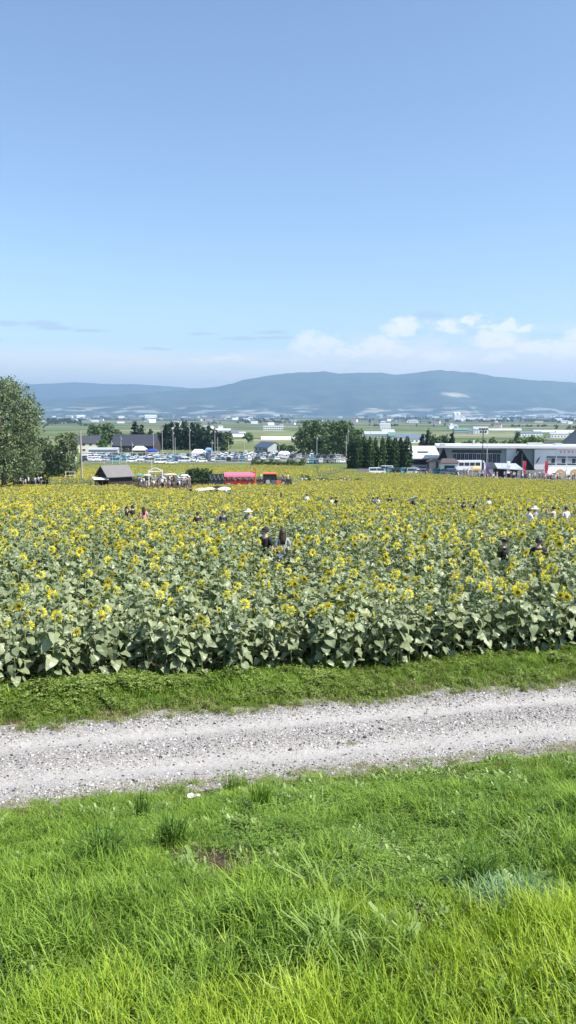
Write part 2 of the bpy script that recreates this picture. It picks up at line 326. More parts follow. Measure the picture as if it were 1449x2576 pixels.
# ------------------------------------------------------------------ mountains
def mountain_mat():
    m,nt,b=nodes_of('forested_slope'); N=nt.nodes.new; L=nt.links.new
    ge=N('ShaderNodeNewGeometry'); sp=N('ShaderNodeSeparateXYZ'); L(ge.outputs['Position'],sp.inputs[0])
    mp=N('ShaderNodeMapping'); mp.inputs['Scale'].default_value=(.0028,.0011,.025); L(ge.outputs['Position'],mp.inputs[0])
    n=N('ShaderNodeTexNoise'); n.inputs['Scale'].default_value=1; n.inputs['Detail'].default_value=8; L(mp.outputs[0],n.inputs[0])
    r=N('ShaderNodeValToRGB'); L(n.outputs['Fac'],r.inputs[0]); e=r.color_ramp.elements; e[0].position=.3; e[0].color=(.02,.04,.022,1); e[1].position=.7; e[1].color=(.075,.105,.05,1)
    r2=N('ShaderNodeValToRGB'); L(n.outputs['Fac'],r2.inputs[0]); e=r2.color_ramp.elements; e[0].position=.53; e[0].color=(0,0,0,1); e[1].position=.60; e[1].color=(1,1,1,1)
    lo=N('ShaderNodeMapRange'); L(sp.outputs[2],lo.inputs[0]); lo.inputs[1].default_value=40; lo.inputs[2].default_value=120; lo.inputs[3].default_value=1; lo.inputs[4].default_value=0
    f=N('ShaderNodeMath'); f.operation='MULTIPLY'; L(r2.outputs[0],f.inputs[0]); L(lo.outputs[0],f.inputs[1])
    mx=N('ShaderNodeMix'); mx.data_type='RGBA'; L(f.outputs[0],mx.inputs['Factor']); L(r.outputs[0],mx.inputs['A']); mx.inputs['B'].default_value=(.33,.31,.24,1)
    # the bare quarry on the right-hand slope
    at_=N('ShaderNodeAttribute'); at_.attribute_name='quarry'
    m2=N('ShaderNodeMix'); m2.data_type='RGBA'; L(at_.outputs['Fac'],m2.inputs['Factor']); L(mx.outputs['Result'],m2.inputs['A']); m2.inputs['B'].default_value=(.50,.44,.36,1)
    L(m2.outputs['Result'],b.inputs['Base Color']); b.inputs['Roughness'].default_value=1; b.inputs['Specular IOR Level'].default_value=0
    return m
mm=mountain_mat()
def ridge(name,prof,yb,yr,label,seed,amp):
    px=[p[0] for p in prof]; pY=[p[1] for p in prof]
    U=np.linspace(px[0],px[-1],420); V=np.concatenate([np.linspace(0,1,60),[1.15,1.4]])
    elv=np.array([-tanY(v)*yr for v in np.interp(U,px,pY)])       # ridge height
    elv+= (vnoise(U,U*0+seed,16)-.5)*14+(vnoise(U,U*0+seed*3,6)-.5)*7
    Xg=np.zeros((len(V),len(U))); Yg=Xg.copy(); Zg=Xg.copy()
    for j,v in enumerate(V):
        y=yb+(yr-yb)*min(v,1)+max(0,v-1)*6000
        x=(U*K-288)/F*yr*(.94+.06*v)*1.0
        if v<=1:
            sp=vnoise(x+seed*700,x*0+v*900,620); sp2=vnoise(x+v*700,x*0+v*1500,260)
            base=v**1.7*(1-v)*1.0
            k=v**1.55
            z=-63+(elv+63)*k + (sp-.5)*amp*math.sin(math.pi*v)**.8 + (sp2-.5)*amp*.4*math.sin(math.pi*v)
            cap=(-63+(elv+63)*(.25+.75*v))
            z=np.minimum(z,cap*.995+ (v==1)*0) if v<1 else elv
        else: z=elv-(v-1)*1400
        Xg[j]=x; Yg[j]=y; Zg[j]=np.maximum(z,-64) if v<=1 else np.maximum(z,-64)
    o=link(name,npmesh(name,np.stack([Xg,Yg,Zg],2),gridfaces(*Xg.shape),mm,True)); struct(o,label)
    # quarry mask by place on the slope
    q=o.data.attributes.new('quarry','FLOAT','POINT'); cx=(1140*K-288)/F*yr; xx=Xg; 
    val=np.zeros_like(Xg)
    if seed==1:
        py=np.degrees(np.arctan(Zg/Yg)); e0=-math.degrees(math.atan(tanY(993)))
        dx=(xx/Yg-(1140*K-288)/F)/(38*K/F); dy=(py-e0)/(.16*1.0)+dx*.75
        nn=vnoise(Xg,Zg*3,120)
        val=np.clip(1.6-(dx*dx+dy*dy)*1.1-nn*.9,0,1)*.9
    q.data.foreach_set('value',val.ravel().astype(np.float32)); return o
ridge('mountain',[(-700,1022),(-200,1012),(100,1006),(200,1001),(350,990),(495,980),(560,971),(620,955),(690,943),(760,937),(815,934),(850,940),(900,938),(955,937),(990,944),(1040,938),(1090,931),(1150,934),(1190,938),(1240,948),(1320,955),(1449,963),(1650,972),(2100,990),(2400,1010)],11200,14200,'long forested mountain with a pale quarry scar across the plain',1,330)
ridge('mountain',[(-900,1000),(-300,978),(75,967),(190,962),(230,963),(260,966),(330,966),(400,970),(495,977),(520,975),(560,971),(640,972),(900,990)],15000,18500,'pale flat-topped far mountain range at the left',4,150)

# ------------------------------------------------------------------ haze
def haze():
    mb=MB(); mb.box((0,9000,345),(42000,24000,822)); o=mb.build('haze',None) if False else None
    m=bpy.data.materials.new('air'); m.use_nodes=True; nt=m.node_tree; nt.nodes.clear()
    out=nt.nodes.new('ShaderNodeOutputMaterial'); v=nt.nodes.new('ShaderNodeVolumePrincipled')
    v.inputs['Color'].default_value=(.46,.70,1,1); v.inputs['Density'].default_value=HAZE; v.inputs['Anisotropy'].default_value=.15
    nt.links.new(v.outputs[0],out.inputs['Volume'])
    o=mb.build('haze',m); o['kind']='stuff'; o['label']='pale blue summer haze over the plain and hills'
HAZE=8.2e-5
haze()
# ------------------------------------------------------------------ sunflowers
LEAF=leafmat('sunflower_leaf',(.16,.205,.095),(.275,.315,.165),.13,.42,.5,1.2,(.9,1.1,.35))
STEM=leafmat('sunflower_stem',(.20,.26,.09),(.26,.30,.12),.05,.6,.3,2)
PETAL=leafmat('sunflower_petal',(.85,.68,.035),(.93,.80,.08),.40,.55,.3,3,(1,1,.5))
SEPAL=leafmat('sunflower_bract',(.16,.24,.07),(.24,.33,.10),.2,.6,.3,3)
DISC=mat('sunflower_disc',(.14,.115,.03),.9,.5,60)
def leafshape(L_,Wd,droop,fold,rg):
    """heart-shaped blade along +x, lobes at its foot, drooping to the tip"""
    xs_=[-.12,.02,.20,.42,.64,.84,1.0]; ws=[.24,.46,.55,.52,.38,.18,.0]
    mid=[(x*L_,0,-droop*L_*max(0,x)**2) for x in xs_]; mid[0]=(.03*L_,0,0)
    V=[];
    for (x,w_,m_) in zip(xs_,ws,mid):
        e=fold*w_*Wd*.7*rg.uniform(.1,1.4); wz=rg.uniform(-.10,.10)*L_
        V+= [(x*L_,-w_*Wd,m_[2]+e+wz),m_,(x*L_,w_*Wd,m_[2]+e-wz)]
    Fq=[]
    for i in range(6):
        a=i*3; Fq+=[(a,a+1,a+4,a+3),(a+1,a+2,a+5,a+4)]
    return V,Fq
def plant_parts(seed,H,nl,face,nod,bloom=1.0,leafscale=1.0,low=.09):
    rg=random.Random(seed); st=MB(); lf=MB(); hd=MB(); pt=MB(); dc=MB()
    lean=Vector((rg.uniform(-.08,.08),rg.uniform(-.08,.08),0))
    fv=Vector((math.cos(face),math.sin(face),0))
    path=[Vector((0,0,-.05)),lean*.3+Vector((0,0,H*.4)),lean*.8+Vector((0,0,H*.8)),lean+Vector((0,0,H*.96)),lean+fv*.05+Vector((0,0,H)),lean+fv*.12+Vector((0,0,H*.99))]
    st.tube(path,[.016,.015,.011,.010,.009,.012],5)
    a=rg.uniform(0,6)
    for i in range(nl):
        t=low+(1.0-low)*(i/(nl-1))**.9; a+=2.4+rg.uniform(-.3,.3)
        L_=(.30-.16*abs(t-.55)**1.1*1.6)*rg.uniform(.8,1.15)*leafscale*(1 if t<.85 else .72)
        base=lean*t+Vector((0,0,H*t)); pl=.17*leafscale*rg.uniform(.8,1.3)*(1.1-t*.5)
        up=rg.uniform(.15,.55); dirn=Vector((math.cos(a),math.sin(a),up)).normalized(); tip=base+dirn*pl
        st.tube([base,tip],[.0045,.004],3,cap=False)
        V,Fq=leafshape(L_,L_*.86,rg.uniform(.25,.75),rg.uniform(.1,.5),rg)
        mt=Matrix.Translation(tip)@Matrix.Rotation(a,4,'Z')@Matrix.Rotation(rg.uniform(-.30,.60),4,'Y')@Matrix.Rotation(rg.uniform(-.6,.6),4,'X')
        lf.add([mt@Vector(p) for p in V],Fq)
    # head: bract cup, florets, rays; local +z = facing
    hr=rg.uniform(.052,.070)*bloom
    n=fv*math.cos(nod)+Vector((0,0,math.sin(nod))); q=n.to_track_quat('Z','Y').to_matrix().to_4x4(); q.translation=path[-1]+n*.01
    hb=MB(); hb.lathe([(.010,-.03),(hr*.5,-.022),(hr*.85,0),(hr*.8,.010)],9)
    for k in range(12):
        an=k*.5236+rg.uniform(-.1,.1); c,s_=math.cos(an),math.sin(an); l=hr*rg.uniform(.2,.45); w_=hr*.2
        hb.add([(c*hr*.9-s_*w_,s_*hr*.9+c*w_,-.006),(c*hr*.9+s_*w_,s_*hr*.9-c*w_,-.006),(c*(hr+l),s_*(hr+l),-.02*rg.random())],[(0,1,2)])
    hd.add([q@Vector(p) for p in hb.v],hb.f)
    pb=MB()
    for ring in range(2):
        for k in range(17):
            an=(k+ring*.5)*2*math.pi/17+rg.uniform(-.12,.12); l=hr*rg.uniform(.95,1.5)*(1 if bloom>.6 else .7); w_=hr*.24; b_=rg.uniform(-.5,.7)
            c,s_=math.cos(an),math.sin(an)
            P=[(hr*.85,-w_*.6,0),(hr*.85,w_*.6,0),(hr+l*.5,w_,b_*l*.35+.004),(hr+l,0,b_*l),(hr+l*.5,-w_,b_*l*.35+.004)]
            pb.add([(x*c-y*s_,x*s_+y*c,z+.003*ring) for x,y,z in P],[(0,1,2,3,4)])
    if bloom>.3: pt.add([q@Vector(p) for p in pb.v],pb.f)
    db=MB(); db.lathe([(hr*.72,.008),(hr*.6,.02),(hr*.4,.018),(.001,.012)],9); dc.add([q@Vector(p) for p in db.v],db.f)
    return st,lf,hd,pt,dc
PLANTS=[]
for i in range(12):
    # heads look east along the rows, away from the bank, with some strays
    face=[.7,1.4,1.0,.2,1.6,.5,2.1,-.9,1.1,.9,-1.6,1.3][i]
    PLANTS.append(plant_parts(50+i,1.28+.16*random.Random(i).random(),23,face,random.Random(i+9).uniform(-.9,-.1),(.95,.55,.85,.5,.9,.6)[i%6],.84))
FARP=[]
for i in range(8):
    face=[.3,-1.3,1.2,1.6,1.9,-.6,.6,1.0][i]
    FARP.append(plant_parts(90+i,1.30+.14*random.Random(i).random(),9,face,random.Random(i+3).uniform(-.25,.45),(.95,.8,1.0,.7)[i%4],.9,.45))
def joined(p,name):
    mb=MB()
    for k,q in enumerate(p): mb.merge(MB().add(q.v,q.f,k))
    return mb.mesh(name,[STEM,LEAF,SEPAL,PETAL,DISC])
near_me=[joined(p,'sunflower_plant') for p in PLANTS]; far_me=[joined(p,'sunflower_plant') for p in FARP]
BUDP=[plant_parts(130+i,1.22+.05*i,23,i*1.7,.3,.29,.84) for i in range(4)]; bud_me=[joined(p,'sunflower_plant') for p in BUDP]
part_me=[[q.mesh(n,m) for q,n,m in zip(p,('stem','foliage','flower_head','petals','seed_disc'),(STEM,LEAF,SEPAL,PETAL,DISC))] for p in PLANTS]
bud_parts=[[q.mesh(n,m) for q,n,m in zip(p,('stem','foliage','flower_head'),(STEM,LEAF,SEPAL))] for p in BUDP]
def FE(x,y):  # front edge of the crop in t
    return 14.35+.25*(float(vnoise(x,0,1.1))-.5)

# gaps in the crop: (X column, distance, half width m, depth towards the viewer m)
GAPS=[]
def rows():
    pts=[]
    y=13.0
    while y<282:
        dy=.42 if y<60 else .5; hw=.40*y+2.0; step=.31 if y<70 else .38
        n=int(2*hw/step); xs_=(np.arange(n)-n/2)*step+rng.uniform(-.5,.5)*step
        X=xs_+rng.normal(0,.06,n); Y=y+.2*xs_*max(0,min(1,(45-y)/30))+rng.normal(0,.07,n); pts.append(np.stack([X,Y],1)); y+=dy
    return np.concatenate(pts)
# ------------------------------------------------------------------ people
SKIN=mat('skin',(.50,.32,.23),.6,.08,20)
def skin(name,V,E,Rr,m,lv=1):
    me=bpy.data.meshes.new(name); me.from_pydata(V,E,[]); o=link(name,me); sk=o.modifiers.new('skin','SKIN')
    for i,r in enumerate(Rr): o.data.skin_vertices[0].data[i].radius=(r if isinstance(r,tuple) else (r,r))
    o.data.skin_vertices[0].data[0].use_root=True
    sb=o.modifiers.new('sub','SUBSURF'); sb.levels=lv; sb.render_levels=lv
    bpy.context.view_layer.update(); dg=bpy.context.evaluated_depsgraph_get(); out=bpy.data.meshes.new_from_object(o.evaluated_get(dg)); bpy.data.objects.remove(o)
    out.materials.clear(); out.materials.append(m); out.polygons.foreach_set('use_smooth',[True]*len(out.polygons)); out.name=name; return out
def pose(kind):
    """joint positions; facing +y, arms by kind"""
    J=dict(pel=(0,0,.92),wai=(0,0,1.06),che=(0,0,1.25),nek=(0,0,1.41),neu=(0,.01,1.47),jaw=(0,.025,1.525),hea=(0,.01,1.60),top=(0,0,1.67))
    st={'stand':(.0,.0),'walk':(.22,-.20),'raise':(.03,-.03),'hold':(.05,-.05)}[kind]
    for s,sd in ((1,'r'),(-1,'l')):
        st_=st[0] if s>0 else st[1]
        J['hip'+sd]=(s*.09,0,.86); J['kne'+sd]=(s*.10,st_*.55+.01,.47); J['ank'+sd]=(s*.105,st_-.01,.08); J['toe'+sd]=(s*.12,st_+.14,.03); J['sho'+sd]=(s*.175,0,1.365)
        if kind=='raise': J['elb'+sd]=(s*.24,.20,1.28); J['wri'+sd]=(s*.12,.33,1.50); J['han'+sd]=(s*.10,.35,1.58)
        elif kind=='hold' and s>0: J['elb'+sd]=(.26,.08,1.12); J['wri'+sd]=(.20,.26,1.30); J['han'+sd]=(.19,.28,1.38)
        else: q=-st_*.7; J['elb'+sd]=(s*.235,q*.4-.02,1.10); J['wri'+sd]=(s*.25,q+.05,.87); J['han'+sd]=(s*.25,q+.08,.78)
    return J
RB=dict(pel=(.15,.11),wai=(.125,.095),che=(.16,.11),nek=(.075,.07),neu=(.052,.055),jaw=(.062,.07),hea=(.082,.098),top=(.06,.075),hipr=.085,kner=.056,ankr=.038,toer=.035,shor=.052,elbr=.038,wrir=.026,hanr=.036)
for k in list(RB):
    if k.endswith('r') and len(k)==4: RB[k[:-1]+'l']=RB[k]
def sub(J,names,edges,grow,over={}):
    V=[J[n] for n in names]; ix={n:i for i,n in enumerate(names)}; E=[(ix[a],ix[b]) for a,b in edges]
    Rr=[]
    for n in names:
        r=over.get(n,RB[n]); r=r if isinstance(r,tuple) else (r,r); Rr.append((r[0]+grow,r[1]+grow))
    return V,E,Rr
def lerp(a,b,t): return tuple(a[i]*(1-t)+b[i]*t for i in range(3))
BODY={}
def body_set(kind):
    if kind in BODY: return BODY[kind]
    J=pose(kind); nm=['pel','wai','che','nek','neu','jaw','hea','top']; ed=list(zip(nm,nm[1:]))
    for s in 'rl': nm+=[q+s for q in('hip','kne','ank','toe','sho','elb','wri','han')]; ed+=[('pel','hip'+s),('hip'+s,'kne'+s),('kne'+s,'ank'+s),('ank'+s,'toe'+s),('nek','sho'+s),('sho'+s,'elb'+s),('elb'+s,'wri'+s),('wri'+s,'han'+s)]
    J['nose']=(0,.125,1.575); RB['nose']=.014; nm.append('nose'); ed.append(('hea','nose'))
    V,E,Rr=sub(J,nm,ed,0); b=skin('body',V,E,Rr,SKIN)
    nm=['pel','wai','che','nek']; ed=[('pel','wai'),('wai','che'),('che','nek')]
    J2=dict(J); J2['pel']=(0,0,.93); J2['nek']=(0,0,1.39)
    for s in 'rl': J2['elb'+s]=lerp(J['sho'+s],J['elb'+s],.85); nm+=['sho'+s,'elb'+s]; ed+=[('nek','sho'+s),('sho'+s,'elb'+s)]
    V,E,Rr=sub(J2,nm,ed,.017); top=skin('shirt',V,E,Rr,SKIN)
    nm=['pel']; ed=[]
    J3=dict(J); J3['pel']=(0,0,.93)
    for s in 'rl': nm+=['hip'+s,'kne'+s,'ank'+s]; ed+=[('pel','hip'+s),('hip'+s,'kne'+s),('kne'+s,'ank'+s)]
    V,E,Rr=sub(J3,nm,ed,.014); low=skin('trousers',V,E,Rr,SKIN)
    sk=MB(); sk.lathe([(.14,.98),(.17,.90),(.24,.45),(.22,.44)],14)
    BODY[kind]=(b,top,low,sk.mesh('skirt',SKIN,True)); return BODY[kind]
def cap(rx,ry,z0,z1,n=12,back=0,m=0):
    mb=MB(); pr=[(1,0),(1.02,.35),(.86,.72),(.5,.95),(.02,1)]
    for r,z in pr: mb.v+=[(rx*r*math.cos(a*2*math.pi/n),ry*r*math.sin(a*2*math.pi/n)-.01+back*(1-z)*max(0,-math.sin(a*2*math.pi/n)),z0+(z1-z0)*z) for a in range(n)]
    mb.f+=[(i*n+k,i*n+(k+1)%n,(i+1)*n+(k+1)%n,(i+1)*n+k) for i in range(len(pr)-1) for k in range(n)]; mb.m+=[0]*len(mb.f); return mb
HAIRM={}
def hair_mesh(kind):
    if kind in HAIRM: return HAIRM[kind]
    if kind=='short': mb=cap(.098,.112,1.575,1.715); 
    elif kind=='long':
        mb=cap(.105,.118,1.57,1.72); 
        V=[];n=9
        for z,w,dp in ((1.62,.105,.10),(1.5,.115,.115),(1.38,.125,.12),(1.25,.10,.115)):
            V+=[(w*math.cos(math.pi+math.pi*k/(n-1)),-.01+dp*math.sin(math.pi+math.pi*k/(n-1))*1.05,z) for k in range(n)]
        V+=[(x*.7,y*.6,z) for x,y,z in V[-n:]]
        mb.add(V,[(i*n+k,i*n+k+1,(i+1)*n+k+1,(i+1)*n+k) for i in range(4) for k in range(n-1)])
    elif kind=='sunhat': mb=MB().lathe([(.24,1.60),(.22,1.615),(.115,1.64),(.112,1.69),(.09,1.74),(.001,1.755)],16)
    elif kind=='cap':
        mb=cap(.104,.118,1.60,1.73); mb.prism([(-.08,1.61),(.08,1.61),(.06,1.635),(-.06,1.635)],.08,.20)
    HAIRM[kind]=mb.mesh('hair' if kind in('short','long') else 'hat',SKIN,True); return HAIRM[kind]
CLOTH={}
for nm,c in dict(white=(.75,.75,.74),black=(.018,.018,.02),navy=(.03,.045,.11),beige=(.52,.43,.31),red=(.45,.03,.04),pink=(.66,.32,.36),blue=(.12,.25,.50),grey=(.30,.31,.33),green=(.10,.22,.12),brown=(.13,.08,.05),yellow=(.70,.55,.12),lilac=(.40,.33,.52),purple=(.16,.08,.22),teal=(.08,.28,.32),orange=(.62,.25,.08),denim=(.12,.18,.30)).items(): CLOTH[nm]=mat(nm+'_cloth',c,.85,.12,12)
HAIRC=[mat('black_hair',(.012,.010,.009),.55,.3,30),mat('brown_hair',(.05,.028,.015),.55,.3,30)]
def omat(o,m):
    o.material_slots[0].link='OBJECT'; o.material_slots[0].material=m; return o
EYE=mat('dark_eye',(.01,.01,.01),.3,0)
def person(x,d,rz,kind,top,low,head,label,group=None,h=1.65,z=None,hatc='white',hairc=0):
    b,t_,l_,sk=body_set(kind); z=g(x,d) if z is None else z
    p=thing('person',label,'person',(x,d,z),rz,group); s=h/1.70; p.scale=(s,s,s)
    link('body',b,p); omat(link('shirt',t_,p),CLOTH[top])
    if low.endswith('skirt'): omat(link('skirt',sk,p),CLOTH[low.split()[0]])
    else: omat(link('trousers',l_,p),CLOTH[low])
    hr='long' if head in('long','hat over long hair') else 'short'; omat(link('hair',hair_mesh(hr),p),HAIRC[hairc])
    if head in('sunhat','hat over long hair'): omat(link('hat',hair_mesh('sunhat'),p),CLOTH[hatc])
    if head=='cap': omat(link('hat',hair_mesh('cap'),p),CLOTH[hatc])
    return p
def parasol(x,d,z,c,label,r=.52,tilt=0,rz=0):
    """canopy with eight ribs' points, shaft and hooked handle"""
    t=thing('parasol',label,'umbrella',(x,d,z),rz); t.rotation_euler=(tilt,0,rz)
    mb=MB(); n=16; pr=[(0.005,.0),(.35,-.05),(.72,-.15),(1,-.29)]
    for q,zz in pr: mb.v+=[(r*q*(1 if k%2==0 else .965)*math.cos(k*math.pi/8),r*q*(1 if k%2==0 else .965)*math.sin(k*math.pi/8),.25+zz*r+(0 if k%2==0 else .02*q)) for k in range(n)]
    mb.f+=[(i*n+k,i*n+(k+1)%n,(i+1)*n+(k+1)%n,(i+1)*n+k) for i in range(3) for k in range(n)]; mb.m+=[0]*len(mb.f)
    mb.build('canopy',CLOTH[c],t); MB().tube([(0,0,.3),(0,0,-.45),(0,.03,-.5),(0,.06,-.46)],.008,5).build('shaft',CLOTH['black'],t); return t
def solve_d(X,Ytop,h):
    """distance at which a head of height h above the ground shows in row Ytop"""
    lo,hi=14.,330.
    for _ in range(50):
        m=(lo+hi)/2
        x=at(X,m); zz=-(g(x,m)+h)
        if zz/m>tanY(Ytop): lo=m
        else: hi=m
    return lo
# --- visitors wading through the crop: (X, top row, build)
WADE=[(668,1328,1.62,'hold','black','black','cap','black','young man in a black cap and black shirt lifting a hand beside the long-haired woman',2.6,0,.75),
 (711,1331,1.60,'stand','grey','denim','long','','woman with long brown hair seen from behind at the middle of the field',.1,1,.75),
 (1265,1352,1.56,'stand','black','black','cap','black','dark-capped person almost hidden in the flowers left of the right-hand one',.5,0,.5),
 (1350,1353,1.56,'hold','black','black','short','','black-haired person in black almost hidden in the flowers at the right',-.5,0,.5),
 (498,1288,1.55,'stand','black','black','short','','only the dark head of a person left of the straight pair in mid field',.2,0,.4),
 (563,1285,1.62,'hold','navy','black','short','','dark-haired person in navy raising an arm in mid field',2.9,0,.5),
 (625,1282,1.60,'stand','grey','black','sunhat','white','person in a round white hat and grey top in mid field',-.3,0,.5),
 (320,1274,1.55,'stand','black','black','short','','leftmost dark head of the three in the left of the field',1.5,0,.4),(335,1271,1.62,'raise','black','navy','short','','dark-haired person taking a picture in the left of the field',1.2,0,.5),(363,1275,1.6,'stand','pink','black','long','','brown-haired woman in a pale pink top in the left of the field',.3,1,.5),
 (1328,1279,1.62,'hold','white','beige','short','','dark-haired person in a white shirt reaching toward the hooded one',-1.2,0,.5),(1343,1275,1.62,'stand','grey','black','sunhat','white','person under a white hat beside the reaching white-shirted one',.8,0,.5),(1390,1274,1.64,'raise','beige','black','short','','person in a beige top holding both arms up to take a picture',.9,0,.5),(1421,1275,1.62,'stand','white','black','short','','rightmost dark-haired person in a white shirt in the crop',.2,0,.5),
 (670,1237,1.62,'raise','black','black','short','','dark figure leaning with raised arms below the red tractor',-1,0,.5),(707,1239,1.62,'hold','black','black','long','','dark figure with an arm up just right of the leaning one below the tractor',1.4,1,.5),(772,1243,1.62,'stand','white','black','short','','dark-haired person in white right below the tractor bonnet',.3,0,.5),
 (834,1251,1.55,'stand','white','navy','short','','left one of two short people between the tractor and the cypresses',1.0,0,.4),(846,1250,1.6,'stand','black','black','short','','right one of two people standing close between tractor and cypresses',-1.0,0,.4),
 (938,1251,1.55,'stand','navy','black','short','','left one of the close pair below the left cypresses',.9,0,.4),(950,1250,1.6,'stand','white','black','short','','right white-shirted one of the close pair below the cypresses',-.9,0,.4),(980,1247,1.62,'stand','black','black','short','','single dark head below the right cypresses',.2,0,.4),
 (1037,1254,1.58,'stand','black','black','long','','person standing under the white tilted parasol in the crop',.4,0,.5),(1127,1252,1.66,'hold','brown','black','short','','tall dark figure below the brown gate sign',.6,0,.5),(1165,1262,1.55,'stand','black','black','short','','dark head right of and below the tall dark figure',0,0,.4),(1194,1263,1.5,'stand','black','black','cap','black','low black cap just left of the white-topped person',0,0,.4),
 (1228,1252,1.65,'stand','white','navy','short','','dark-haired person in a bright white top below the dark lamp pole',.2,0,.5)]
WAD2=[(480,1225,'black'),(497,1228,'white'),(518,1226,'beige'),(531,1227,'black'),(547,1228,'black'),(567,1228,'white'),(580,1234,'navy')]
for q in WADE: GAPS.append((q[0],solve_d(q[0],q[1],q[2]),.30 if q[11]<.7 else .36,q[11]*(1.6 if q[1]<1300 else (.75 if q[0]<1000 else .25))))
for q in WAD2: GAPS.append((q[0],solve_d(q[0],q[1],1.6),.4,1.5))
GAPS.append((800,27.5,1.6,1.1))
P=rows(); X,Y=P[:,0],P[:,1]; t=tcoord(X,Y)
front=13.85+.35*(vnoise(X,X*0,1.1)-.5)
keep=(t>front)&(rng.random(len(P))>.04)
colX=lambda x,y:((x/(y)*F*1.0)+288)/K
CX=(X*F/(Y*math.cos(R(PITCH))+np.interp(t,TX,TH)*math.sin(R(PITCH)))+288)/K
# far boundary of the crop: nearer on the right (forecourt), farther on the left
far=np.interp(CX,[-300,60,205,640,760,870,1050,1449,1900],[205,205,262,268,262,222,216,166,150])
keep&=Y<far+3*(vnoise(X,Y,9)-.5)
# the lane where the visitors stand, and paths cut through the crop
keep&=~((CX>235)&(CX<735)&(Y>np.interp(CX,[235,335,350,480,495,735],[136,136,119,119,139,140]))&(Y<176))
keep&=~((CX>30)&(CX<125)&(Y>137)&(Y<158))
keep&=~((CX>735)&(CX<900)&(Y>172)&(Y<178))
LOW=np.ones(len(P))
for gx,gd,gw,gl in GAPS: 
    x0=at(gx,gd); LOW*=np.where((np.abs(X-x0*Y/gd)<max(gw,.5)+.008*gd)&(Y<gd+.5)&(Y>gd-10),(.93 if gx<1000 else .98) if gd<30 else (.89 if gd<50 else .84),1); keep&=~((np.abs(X-x0*Y/gd)<gw)&(Y<gd+.25)&(Y>gd-gl))
LOW=np.maximum(LOW,.80)[keep]; P=P[keep]; X,Y=P[:,0],P[:,1]; t=t[keep]; CX=CX[keep]; Z=gz(X,Y)
n=len(P)
big=vnoise(X,Y,7)*.6+vnoise(X,Y,2.2)*.4
scl=(.86+.26*rng.random(n))*(.93+.14*big)*.95*LOW
scl*=np.interp(t,[13.8,15.5,18.5],[.84,.92,1.0])*(.93+.14*rng.random(n)**2)
rz=rng.normal(0,np.where(Y<22,.5,1.0),n); tilt=rng.normal(0,.05,(n,2))
# the 300 nearest in view stand as individuals
inview=(CX>-20)&(CX<1470)
order=np.argsort(np.where(inview,t,1e9))[:300]; ind=np.zeros(n,bool); ind[order]=True
fullheads=rng.random(n)
for k,i in enumerate(order):
    v=int(rng.integers(0,len(PLANTS))); pm=part_me[v] if rng.random()<.66 else bud_parts[v%4]
    s=thing('sunflower','tall sunflower plant with broad grey-green leaves in the front rows beside the grassy verge','sunflower',(X[i],Y[i],Z[i]-.01),rz[i],'sunflowers in the front rows of the field')
    s.scale=(scl[i],)*3; s.rotation_euler=(tilt[i,0],tilt[i,1],rz[i])
    link('stem',pm[0],s); link('foliage',pm[1],s); h=link('flower_head',pm[2],s)
    if len(pm)>3: link('petals',pm[3],h); link('seed_disc',pm[4],h)
rest=~ind
mid=rest&(Y<75); fr=rest&(Y>=75)
sel=np.where(mid)[0]
# plants further in show more faces: mix both sorts
pr=[proto('sunflower_plant',m) for m in near_me+far_me+bud_me]
idx=np.where(rng.random(len(sel))<np.clip((Y[sel]-16)/60,.04,.7),rng.integers(12,20,len(sel)),rng.integers(0,12,len(sel)))
sel2=np.where(fr)[0]
alls=np.concatenate([sel,sel2]); idx=np.concatenate([idx,np.where(rng.random(len(sel2))<.75,rng.integers(12,20,len(sel2)),rng.integers(0,12,len(sel2)))])
yy=Y[alls]; idx=np.where(rng.random(len(alls))<np.interp(yy,[15,30,70,120],[.46,.48,.40,.27]),rng.integers(20,24,len(alls)),idx)
# collection order is alphabetical by name: give the protos ordered names
for q,o in enumerate(pr): o.name='sunflower_kind_%02d'%q
rot=np.stack([tilt[alls,0],tilt[alls,1],rz[alls]],1)
scatter('sunflower_field',np.stack([X[alls],Y[alls],Z[alls]],1),rot,scl[alls],pr,'dense field of blooming sunflowers reaching back to the car park',idx)
print('sunflowers',n)

# ------------------------------------------------------------------ grasses
G1=leafmat('grass_blade',(.05,.125,.010),(.31,.45,.06),.27,.5,.2,1.6,(1,1.15,.45))
G2=leafmat('grass_pale',(.20,.31,.07),(.36,.46,.15),.35,.55,.15,2,(1,1.1,.5))
G3=leafmat('clover_leaf',(.05,.125,.015),(.24,.36,.06),.22,.5,.22,2.5,(1,1.15,.45))
G4=leafmat('blue_grass',(.12,.24,.09),(.29,.42,.19),.3,.55,.25,2)
G5=leafmat('dry_grass',(.27,.25,.12),(.40,.36,.20),.25,.7,.2,2)
G6=leafmat('lime_grass',(.13,.26,.012),(.50,.60,.07),.36,.5,.2,1.2,(1,1.1,.4))
G9=leafmat('weed_leaf',(.13,.22,.05),(.36,.46,.16),.22,.45,.3,2)
G10=leafmat('verge_leaf',(.04,.09,.012),(.27,.34,.08),.2,.55,.2,3.5)
G8=leafmat('olive_grass',(.15,.17,.04),(.42,.42,.16),.2,.6,.2,2)
G7=leafmat('dark_tuft_blade',(.045,.12,.012),(.17,.28,.05),.25,.55,.15,2)
